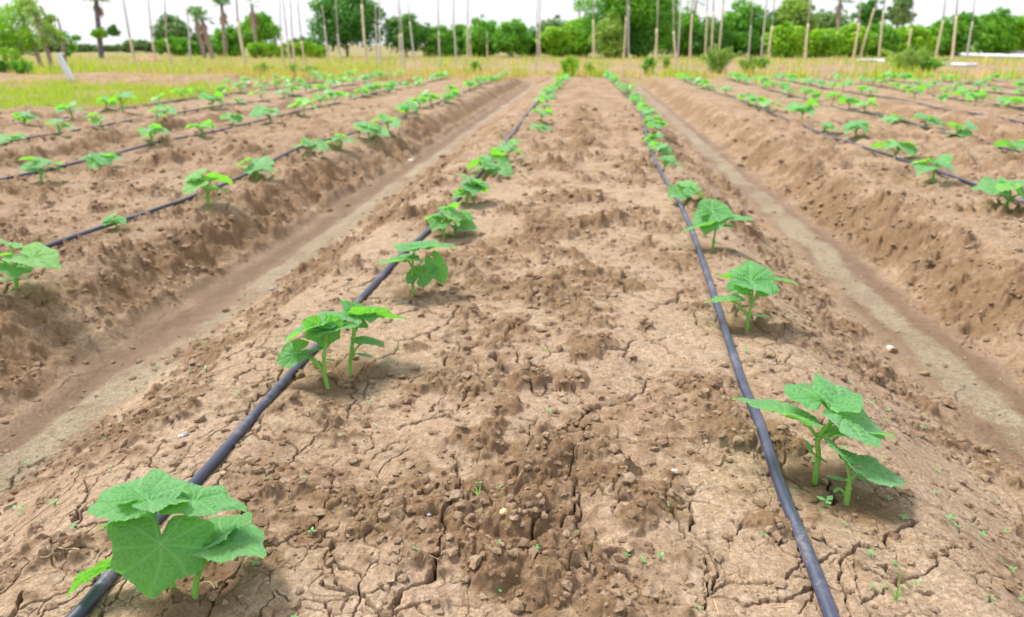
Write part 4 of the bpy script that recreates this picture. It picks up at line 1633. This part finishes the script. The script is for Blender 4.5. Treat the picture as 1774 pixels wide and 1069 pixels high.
def sparse_tree(stem_px, D, blobs, label, seed, mat='olive'):
    """thin leaning trunks with separate clumps of leaves"""
    b = at_depth(stem_px[0][0], stem_px[0][1], D)
    b.z = gz(b.x, b.y)
    o = empty('thin_tree', b)
    tag(o, label, 'tree', GT)
    mb = MB()
    pts = [Vector((0, 0, -.1))] + [at_depth(x, y, D) - b for x, y in stem_px[1:]]
    pts = catmull(pts, 5)
    mb.tube(pts, [.075 * (1 - .7 * i / len(pts)) for i in range(len(pts))], 7)
    rs = random.Random(seed)
    co_all, f_all, t_all = [], [], []
    for (x, y, r) in blobs:
        c = at_depth(x, y, D + rs.uniform(-.4, .4)) - b
        rr = r / F * D
        src = min(pts, key=lambda p: (p - c).length + max(0, p.z - c.z) * 2)
        mb.tube([src, (src + c) / 2 + Vector((0, 0, rr * .15)), c], [.03, .02, .008], 5)
        n = int(90 + r * r * .55)
        q = np.random.RandomState(abs(seed * 1000 + int(x * 7 + y)))
        d = q.randn(n, 3); d /= np.linalg.norm(d, axis=1)[:, None]
        p = np.array(c) + d * rr * (q.rand(n, 1) ** .4) * np.array([1.15, .9, .75])
        nr = q.randn(n, 3); nr[:, 2] += .6; nr /= np.linalg.norm(nr, axis=1)[:, None]
        u = np.cross(nr, q.randn(n, 3)); u /= np.linalg.norm(u, axis=1)[:, None]
        v = np.cross(nr, u)
        s = .055 * (.6 + .8 * q.rand(n, 1))
        k = len(co_all) * 0
        co = np.stack([p - u * s, p + v * s * .45, p + u * s, p - v * s * .45], 1).reshape(-1, 3)
        co_all.append(co); t_all.append(np.repeat(q.rand(n) ** 2, 4))
    co = np.concatenate(co_all)
    add('crown', link_mesh('crown', co, np.arange(len(co)).reshape(-1, 4), [M_FOL[mat]], smooth=False, attrs={'tint': np.concatenate(t_all)}), o)
    add('trunk', mb.mesh('trunk', M_TRUNK), o)
    return o


sparse_tree([(72, 118), (60, 80), (45, 45), (30, 10), (22, -15)], 22, [(20, 20, 20), (50, 30, 18), (5, 35, 20), (30, 50, 24), (50, 62, 20), (12, 62, 22), (32, 78, 24), (8, 82, 20), (55, 80, 16), (20, 94, 18), (40, 8, 16), (-15, 55, 22), (-20, 80, 20)],
            'sparse feathery tree at the left edge with thin leaning trunk', 21, 'bright')
sparse_tree([(92, 125), (84, 95), (72, 62), (62, 30), (50, -5)], 20, [(72, 40, 16), (85, 52, 14), (60, 20, 15), (95, 58, 12), (78, 70, 12), (48, 5, 14), (88, 32, 10), (104, 68, 9)],
            'sparse feathery tree with reddish twiggy trunk leaning left', 22, 'olive')
sparse_tree([(113, 112), (110, 90), (106, 60), (100, 30)], 24, [(118, 72, 13), (125, 84, 9), (108, 60, 11), (132, 66, 7), (115, 92, 8)],
            'slight young tree behind the white post', 23, 'mid')
sparse_tree([(12, 125), (8, 100), (2, 70), (-6, 40)], 23, [(-5, 45, 20), (5, 55, 18), (-18, 30, 20), (12, 75, 16)],
            'thin tree with pale trunk cut by the left edge', 24, 'bright')


# palms -------------------------------------------------------------
def fan_frond(mb, base, d, up, length, blade, segs=13, spread=2.3, droop=.25, fold=.0):
    """petiole then a fan of narrow segments"""
    tip = base + d * length
    tip.z -= length * droop * .4
    mb.tube([base, (base + tip) / 2 + Vector((0, 0, length * .05)), tip], [.018, .013, .008], 4)
    side = d.cross(up).normalized()
    for k in range(segs):
        a = (k / (segs - 1) - .5) * spread
        dd = (d * math.cos(a) + side * math.sin(a)).normalized()
        e = tip + dd * blade * (1 - .25 * abs(a) / spread * 2)
        e.z -= blade * droop * (.6 + .4 * abs(math.sin(k * 2.2)))
        m = (tip + e) / 2 + Vector((0, 0, blade * .06))
        w = side.cross(dd).cross(dd).normalized() * blade * .05
        b = len(mb.v)
        mb.v += [tip, m + w, e, m - w]
        mb.f.append((b, b + 1, b + 2, b + 3))


def palm(base_px, top_px, D, r0, fr, blade, label, seed, dead=14, dead_px=22, trunkmat=M_TRUNK, skirt=.9, green=24, extra=None):
    rs = random.Random(seed)
    b = at_depth(base_px[0], base_px[1], D)
    b.z = gz(b.x, b.y) - .03
    t = at_depth(top_px[0], top_px[1], D) - b
    o = empty('fan_palm', b)
    tag(o, label, 'palm', 'fan palms at the left')
    mb = MB()
    pts = catmull([Vector((0, 0, -.1)), t * .4, t * .8, t], 4)
    mb.tube(pts, [r0 * (1.2 - .35 * i / len(pts)) for i in range(len(pts))], 8)
    add('trunk', mb.mesh('trunk', trunkmat), o)
    mb = MB()
    for i in range(green):
        a = i * 2.4 + rs.uniform(-.3, .3)
        el = rs.uniform(-.15, 1.2)
        d = Vector((math.cos(a) * math.cos(el), math.sin(a) * math.cos(el), math.sin(el)))
        fan_frond(mb, t, d, Vector((0, 0, 1)), fr * rs.uniform(.7, 1), blade * rs.uniform(.8, 1.1), droop=rs.uniform(.15, .5))
    add('crown', mb.mesh('crown', M_FOL['palm'], False), o)
    if dead:
        mb = MB()
        for i in range(dead):
            a = i * 2.4 + rs.uniform(-.3, .3)
            el = rs.uniform(-1.45, -.9)
            d = Vector((math.cos(a) * math.cos(el), math.sin(a) * math.cos(el), math.sin(el)))
            fan_frond(mb, t - Vector((0, 0, rs.uniform(0, skirt * .5))), d, Vector((math.cos(a), math.sin(a), .3)), fr * .4 * skirt, blade * .6 * skirt, spread=1.1, droop=.5, segs=9)
        add('dead_fronds', mb.mesh('dead_fronds', M_FOL['deadfrond'], False), o)
    return o


palm((177, 109), (166, -4), 34, .11, .45, .55, 'tall dark-trunked palm standing alone left of the other palms', 31, dead=12, trunkmat=M_DARKTRUNK, skirt=1.0)
palm((370, 106), (349, 32), 34, .10, .38, .42, 'left and lower of the two close fan palms with brown skirt', 32, dead=16, skirt=1.3)
palm((356, 104), (338, 26), 36, .10, .38, .42, 'fan palm half hidden behind the lower skirted palm', 35, dead=8, skirt=1.1)
palm((392, 104), (384, 10), 38, .10, .42, .48, 'taller fan palm right of the skirted palms', 33, dead=12, skirt=1.2)
palm((447, 106), (436, 8), 36, .09, .30, .36, 'slender palm with a hanging brown bundle of dead fronds', 34, dead=24, skirt=1.5, green=5)
palm((484, 101), (474, 62), 44, .10, .3, .34, 'short palm stump with drooping brown fronds beside the hedge', 36, dead=14, skirt=1.2, green=2)
palm((1450, 92), (1456, -4), 52, .13, .75, .7, 'pale-trunked palm behind the right hedge', 37, dead=12, skirt=1.0)
palm((1195, 94), (1206, 4), 50, .09, .55, .5, 'small palm poking up behind the mid green tree right of centre', 38, dead=0, green=9)
palm((1003, 92), (1004, 12), 60, .07, .5, .55, 'small far palm left of the tallest tree', 39, dead=0, green=10)
o_ = tree(188, 212, 43, 66, 'dark', 'dark leafy creeper clump growing on the lone palm trunk, right side', D=33.5, n=10, seed=60) if False else None


def vine(cx, cy, w, h, D, mat, seed, parent_name, label):
    p = at_depth(cx, cy, D)
    me = crown_mesh('creeper', M_FOL[mat], w / F * D, h / F * D, w / F * D * .7, 900, .07, seed, 6)
    par = next(o for o in bpy.data.objects if o.get('label', '') == parent_name)
    o = add('creeper', me, par, p - Vector((0, 0, h / F * D / 2)) - par.location)
    o['label'] = label


vine(173, 57, 30, 16, 33.6, 'bright', 51, 'tall dark-trunked palm standing alone left of the other palms', 'bright green creeper on the trunk')
vine(200, 52, 26, 18, 33.8, 'dark', 52, 'tall dark-trunked palm standing alone left of the other palms', 'dark green creeper beside the trunk')

# ------------------------------------------------------------------ poles
POLES = [  # base x, base y, knee x,y (end of the thick part), top x at y=0 (or None), px width, mat
    (235, 110, 225, 66, 205, 8, 0), (271, 107, 263, 70, 252, 6, 0), (297, 110, 288, 68, 283, 6, 0), (329, 106, 326, 42, None, 5, 1),
    (427, 118, 412, 38, 405, 9, 0), (490, 108, 486, 64, 483, 5, 0), (502, 110, 497, 64, 485, 6, 0), (510, 112, 506, 64, 500, 6, 0),
    (528, 112, 522, 72, 510, 6, 0), (569, 106, 562, 45, None, 5, 1), (592, 106, 585, 60, 578, 5, 1),
    (636, 117, 627, 8, None, 7, 0), (653, 116, 651, 45, None, 4, 1), (659, 122, 657, 45, 656, 5, 1), (695, 126, 692, 60, 688, 5, 0), (703, 124, 696, 58, None, 6, 1),
    (719, 104, 710, 38, None, 5, 1), (765, 120, 760, 55, 756, 5, 1), (791, 118, 786, 42, 785, 5, 1), (810, 108, 810, 45, 811, 5, 0), (817, 104, 815, 78, None, 4, 0), (844, 100, 844, 78, None, 4, 0),
    (930, 124, 930, 48, 931, 4, 1), (936, 98, 935, 38, 937, 4, 0), (1029, 101, 1028, 35, 1028, 6, 0), (1081, 99, 1085, 30, 1088, 5, 0), (1089, 98, 1089, 10, 1090, 5, 1),
    (1137, 116, 1138, 50, 1142, 6, 0), (1171, 114, 1167, 55, 1165, 6, 0), (1175, 94, 1179, 18, None, 4, 1), (1196, 97, 1199, 25, 1201, 6, 0),
    (1222, 95, 1225, 22, 1227, 5, 0), (1233, 95, 1236, 20, 1237, 6, 0), (1245, 92, 1253, 8, None, 6, 0), (1297, 100, 1301, 45, 1305, 4, 1), (1319, 98, 1327, 15, None, 5, 1),
    (1329, 116, 1338, 45, 1344, 6, 0), (1396, 99, 1400, 42, 1408, 7, 0), (1480, 90, 1488, 40, 1495, 6, 0), (1491, 90, 1515, 14, None, 5, 0),
    (1524, 96, 1531, 18, None, 6, 0), (1571, 103, 1579, 50, 1585, 5, 0), (1625, 82, 1634, 36, 1642, 6, 0), (1650, 107, 1657, 28, 1661, 7, 0), (1678, 86, 1685, 38, 1692, 5, 1)]
REG = [(320, 'in the pale gap left of the fan palms'), (480, 'among the palms'), (560, 'before the low hedge left of the big dark tree'),
       (664, 'before the big dark rounded tree'), (750, 'before the medium dark tree'), (900, 'before the low green bushes left of centre'),
       (1000, 'at the left end of the central bright hedge'), (1155, 'before the tallest broad tree'), (1215, 'just right of the tallest tree'),
       (1270, 'before the dark tree right of centre'), (1370, 'below the tall olive tree'), (1460, 'before the first bush of the right hedge'),
       (1550, 'near the slender hazy tree at the right'), (2000, 'between the slender hazy tree and gravel mound')]
cnt = {}
tot = {}
for p in POLES:
    rg = next(t for lim, t in REG if p[0] < lim)
    tot[rg] = tot.get(rg, 0) + 1
for p in sorted(POLES):
    bx, by, kx, ky, tx, wpx, mi = p
    rg = next(t for lim, t in REG if bx < lim)
    cnt[rg] = cnt.get(rg, 0) + 1
    D = min(34.0, max(17.0, D_of(by)))
    b = at_depth(bx, by, D)
    b.z = gz(b.x, b.y) - .05
    o = empty('bamboo_pole', b)
    if tot[rg] == 1:
        lab = 'tall bare pole ' + rg
    else:
        lab = '%s bare pole from the left %s' % (ORD[cnt[rg] - 1], rg)
    tag(o, lab, 'pole', 'bare poles standing beyond the field')
    r = wpx * .31 / F * D
    rs = random.Random(bx)
    k = at_depth(kx, ky, D) - b
    mb = MB()
    mid = k * .5 + Vector((rs.uniform(-.02, .02), 0, 0))
    pts = catmull([Vector((0, 0, -.05)), mid, k], 5)
    mb.tube(pts, [r * (1.15 - .3 * i / len(pts)) for i in range(len(pts))], 7)
    add('lower_pole', mb.mesh('lower_pole', (M_POLE, M_POLE2)[mi]), o)
    mb = MB()
    if tx is not None:
        t = at_depth(tx, -45, D) - b
    else:
        t = k + (k - mid) * (1.1 if ky < 50 else 1.6)
    mb.tube([k - Vector((0, 0, .05)), (k + t) / 2 + Vector((.01, 0, 0)), t], [r * .66, r * .55, r * .35], 5)
    for j in range(3):
        q = k + (t - k) * (.25 + .2 * j)
        e = q + Vector((rs.uniform(-.12, .12), 0, rs.uniform(.05, .15)))
        mb.tube([q, e], [r * .2, r * .1], 4)
    add('thin_top', mb.mesh('thin_top', M_POLE2), o)

# white post
b = P(121, 137, .08)
D = (b - EYE).dot(FWD)
b.z = gz(b.x, b.y) - .03
t = at_depth(106, 95, D) - b
root = empty('white_post', b)
tag(root, 'white square post leaning left at the edge of the left grass', 'post')
mb = MB()
dz = t.normalized()
M = Matrix.Translation(t / 2) @ frame(Vector((0, 1, 0)), dz, 1.0)
mb.box(M, .08, .08, t.length)
add('shaft', mb.mesh('shaft', M_WHITE, False), root)
mb = MB()
mb.box(Matrix.Translation(t * 1.0 + dz * .012) @ frame(Vector((0, 1, 0)), dz, 1.0), .09, .09, .024)
add('cap', mb.mesh('cap', M_WHITE, False), root)

# bushes at the field end ------------------------------------------------
GB = 'bushes and weeds at the far end of the beds'
for i, (x0, x1, yt, yb, m, n, lab) in enumerate([
    (968, 1002, 98, 131, 'bright', 2600, 'grassy green bush at the end of the left hose of the central bed'),
    (1214, 1270, 80, 126, 'olive', 4500, 'largest leafy green weed bush right of the central bed end'),
    (1280, 1312, 97, 124, 'olive', 2400, 'small leafy weed bush right of the largest weed bush'),
    (1308, 1330, 98, 118, 'mid', 1200, 'tiny weed bush beside a pole right of the small weed bush'),
    (1528, 1600, 74, 122, 'olive', 5200, 'wide feathery green bush in front of the white strip at the right'),
    (1575, 1630, 92, 122, 'mid', 3000, 'low dark green bush right of the wide feathery bush'),
    (812, 832, 105, 130, 'mid', 1500, 'small upright green weed at the end of the second left row'),
    (1112, 1136, 98, 128, 'mid', 1700, 'narrow green weed right of the central bed end'),
    (1146, 1160, 100, 118, 'olive', 900, 'very small green weed right of the narrow weed'),
    (1012, 1030, 108, 128, 'olive', 1000, 'small tan-green weed tuft between the ends of the central hoses'),
    (-20, 28, 108, 140, 'dark', 3500, 'dense dark green bush at the left edge of the picture'),
    (18, 60, 105, 136, 'mid', 3200, 'lighter green bush beside the dense dark one at the left'),
    (445, 475, 110, 132, 'olive', 1800, 'first green grass tussock behind the left rows'),
    (490, 525, 110, 133, 'olive', 2000, 'second green grass tussock behind the left rows'),
    (528, 548, 113, 131, 'mid', 1200, 'third and smallest green grass tussock behind the left rows'),
]):
    tree(x0, x1, yt, yb, m, lab, n=n, leaf=.035, seed=300 + i, lobes=9, name='weed_bush', cat='bush', group=GB, D=max(14.6, D_of(yb)))

# heap and white strips ---------------------------------------------------
def heap(px, py, w, h, dep, label, seed, mat):
    D = D_of(py)
    c = at_depth(px, py, D); c.z = -.1
    n = 70
    g = np.linspace(-1, 1, n)
    X, Y = np.meshgrid(g, g)
    x, y = X.reshape(-1), Y.reshape(-1)
    d = np.hypot(np.sign(x) * np.abs(x) ** 1.5, y)
    z = h * np.clip(1 - d ** 1.6, 0, 1) ** .8 * (1 + .25 * fbm(x * 3, y * 3, 3, seed)) + .04 * fbm(x * 9, y * 9, 3, seed + 1) * (d < .95)
    me = link_mesh('earth_heap', np.stack([x * w / 2, y * dep / 2, z], -1), grid=(n, n), mats=[mat])
    o = add('earth_heap', me, loc=c)
    tag(o, label, 'earth heap')


heap(1765, 95, 6.2, .62, 4, 'pale gravelly earth mound at the right edge before the trees', 3, M_HEAP)
heap(345, 128, 1.1, .22, .7, 'small brown earth heap in the yellow grass at the left', 5, simple('brown_heap', (.36, .22, .14), .95, (.46, .30, .2), 8, bump=.02))
heap(257, 106, 1.7, .28, 1.0, 'low reddish earth heap at the foot of the left poles', 7, simple('red_heap', (.44, .25, .16), .95, (.5, .33, .22), 8, bump=.02))
heap(24, 138, 1.3, .16, .8, 'low grey earth heap in front of the dark bush at the left', 9, simple('grey_heap', (.44, .40, .36), .95, (.36, .30, .25), 8, bump=.02))


def film(pxs, hpx, label, seed):
    mb = MB()
    pts = []
    for a, b in pxs:
        p = P(a, b, 0.05)
        pts.append(p)
    D = (pts[0] - EYE).dot(FWD)
    r = hpx / F * D * .5
    c = catmull(pts, 8)
    rs = random.Random(seed)
    c = [p + Vector((0, 0, rs.uniform(-.01, .01))) for p in c]
    mb.tube([(p.x, p.y, max(.03, r * .7) + rs.uniform(-.006, .006)) for p in c], [r * rs.uniform(.85, 1.12) for _ in c], 10)
    o = add('plastic_strip', mb.mesh('plastic_strip', M_FILM))
    tag(o, label, 'plastic strip', 'white plastic strips at the right')


film([(1487, 105), (1520, 105), (1535, 106)], 6, 'left piece of the nearer white plastic strip, beside the feathery bush', 1)
film([(1556, 107), (1570, 107), (1586, 108)], 5, 'short middle piece of the nearer white plastic strip, right of the feathery bush', 2)
film([(1624, 110), (1632, 110), (1640, 111)], 5, 'tiny piece of the nearer white plastic strip amid yellow grass', 3)
film([(1650, 111), (1672, 112), (1692, 112)], 6, 'right end piece of the nearer white plastic strip', 4)
film([(1655, 95), (1700, 97), (1740, 98), (1800, 99)], 6, 'long farther white plastic strip at the foot of the gravel mound', 5)

# ------------------------------------------------------------------ sky and light
w = bpy.data.worlds.new('World')
bpy.context.scene.world = w
w.use_nodes = True
nt = w.node_tree
nt.nodes.clear()
ELEV, AZ = 58.0, -62.0         # sun towards the left and a little behind the field (degrees from +Y, towards +X)
sky = nt.nodes.new('ShaderNodeTexSky')
sky.sky_type = 'NISHITA'
sky.sun_disc = False
sky.sun_elevation = R(ELEV)
sky.sun_rotation = R(AZ)
sky.air_density = 1.2
sky.dust_density = 4.0
sky.ozone_density = 1.2
tc = nt.nodes.new('ShaderNodeTexCoord')
ns = nt.nodes.new('ShaderNodeTexNoise')
ns.inputs['Scale'].default_value = 2.2
ns.inputs['Detail'].default_value = 6
mp = nt.nodes.new('ShaderNodeMapping')
mp.inputs['Scale'].default_value = (1, 1, 3.5)
nt.links.new(tc.outputs['Generated'], mp.inputs[0])
nt.links.new(mp.outputs[0], ns.inputs['Vector'])
cr = nt.nodes.new('ShaderNodeMapRange')
cr.inputs[1].default_value = .3; cr.inputs[2].default_value = .7
cr.inputs[3].default_value = .78; cr.inputs[4].default_value = .97
nt.links.new(ns.outputs[0], cr.inputs[0])
mx = nt.nodes.new('ShaderNodeMix'); mx.data_type = 'RGBA'
nt.links.new(cr.outputs[0], mx.inputs[0])
nt.links.new(sky.outputs[0], mx.inputs[6])
mx.inputs[7].default_value = (4.8, 4.85, 5.25, 1)
bg = nt.nodes.new('ShaderNodeBackground')
bg.inputs['Strength'].default_value = .064
nt.links.new(mx.outputs[2], bg.inputs[0])
wo = nt.nodes.new('ShaderNodeOutputWorld')
nt.links.new(bg.outputs[0], wo.inputs[0])

sd = bpy.data.lights.new('sun', 'SUN')
sd.energy = 1.5
sd.angle = R(15)
sd.color = (1, .95, .87)
so = bpy.data.objects.new('sun', sd)
C.objects.link(so)
dirv = Vector((math.sin(R(AZ)) * math.cos(R(ELEV)), math.cos(R(AZ)) * math.cos(R(ELEV)), math.sin(R(ELEV))))
so.rotation_euler = dirv.to_track_quat('Z', 'Y').to_euler()

cam = bpy.data.cameras.new('camera')
co = bpy.data.objects.new('camera', cam)
C.objects.link(co)
cam.sensor_width = 36
cam.lens = F / 1774 * 36
cam.clip_start = .02
cam.clip_end = 3000
M = Matrix((RIGHT, UP, -FWD)).transposed().to_4x4()
M.translation = EYE
co.matrix_world = M
cam.dof.use_dof = True
cam.dof.focus_distance = 1.0
cam.dof.aperture_fstop = 4.9
sc = bpy.context.scene
sc.camera = co
sc.view_settings.view_transform = 'Standard'
sc.view_settings.look = 'None'
sc.view_settings.exposure = 1.9
sc.view_settings.gamma = 1
sc.cycles.use_denoising = True
sc.cycles.max_bounces = 6
sc.cycles.transparent_max_bounces = 4
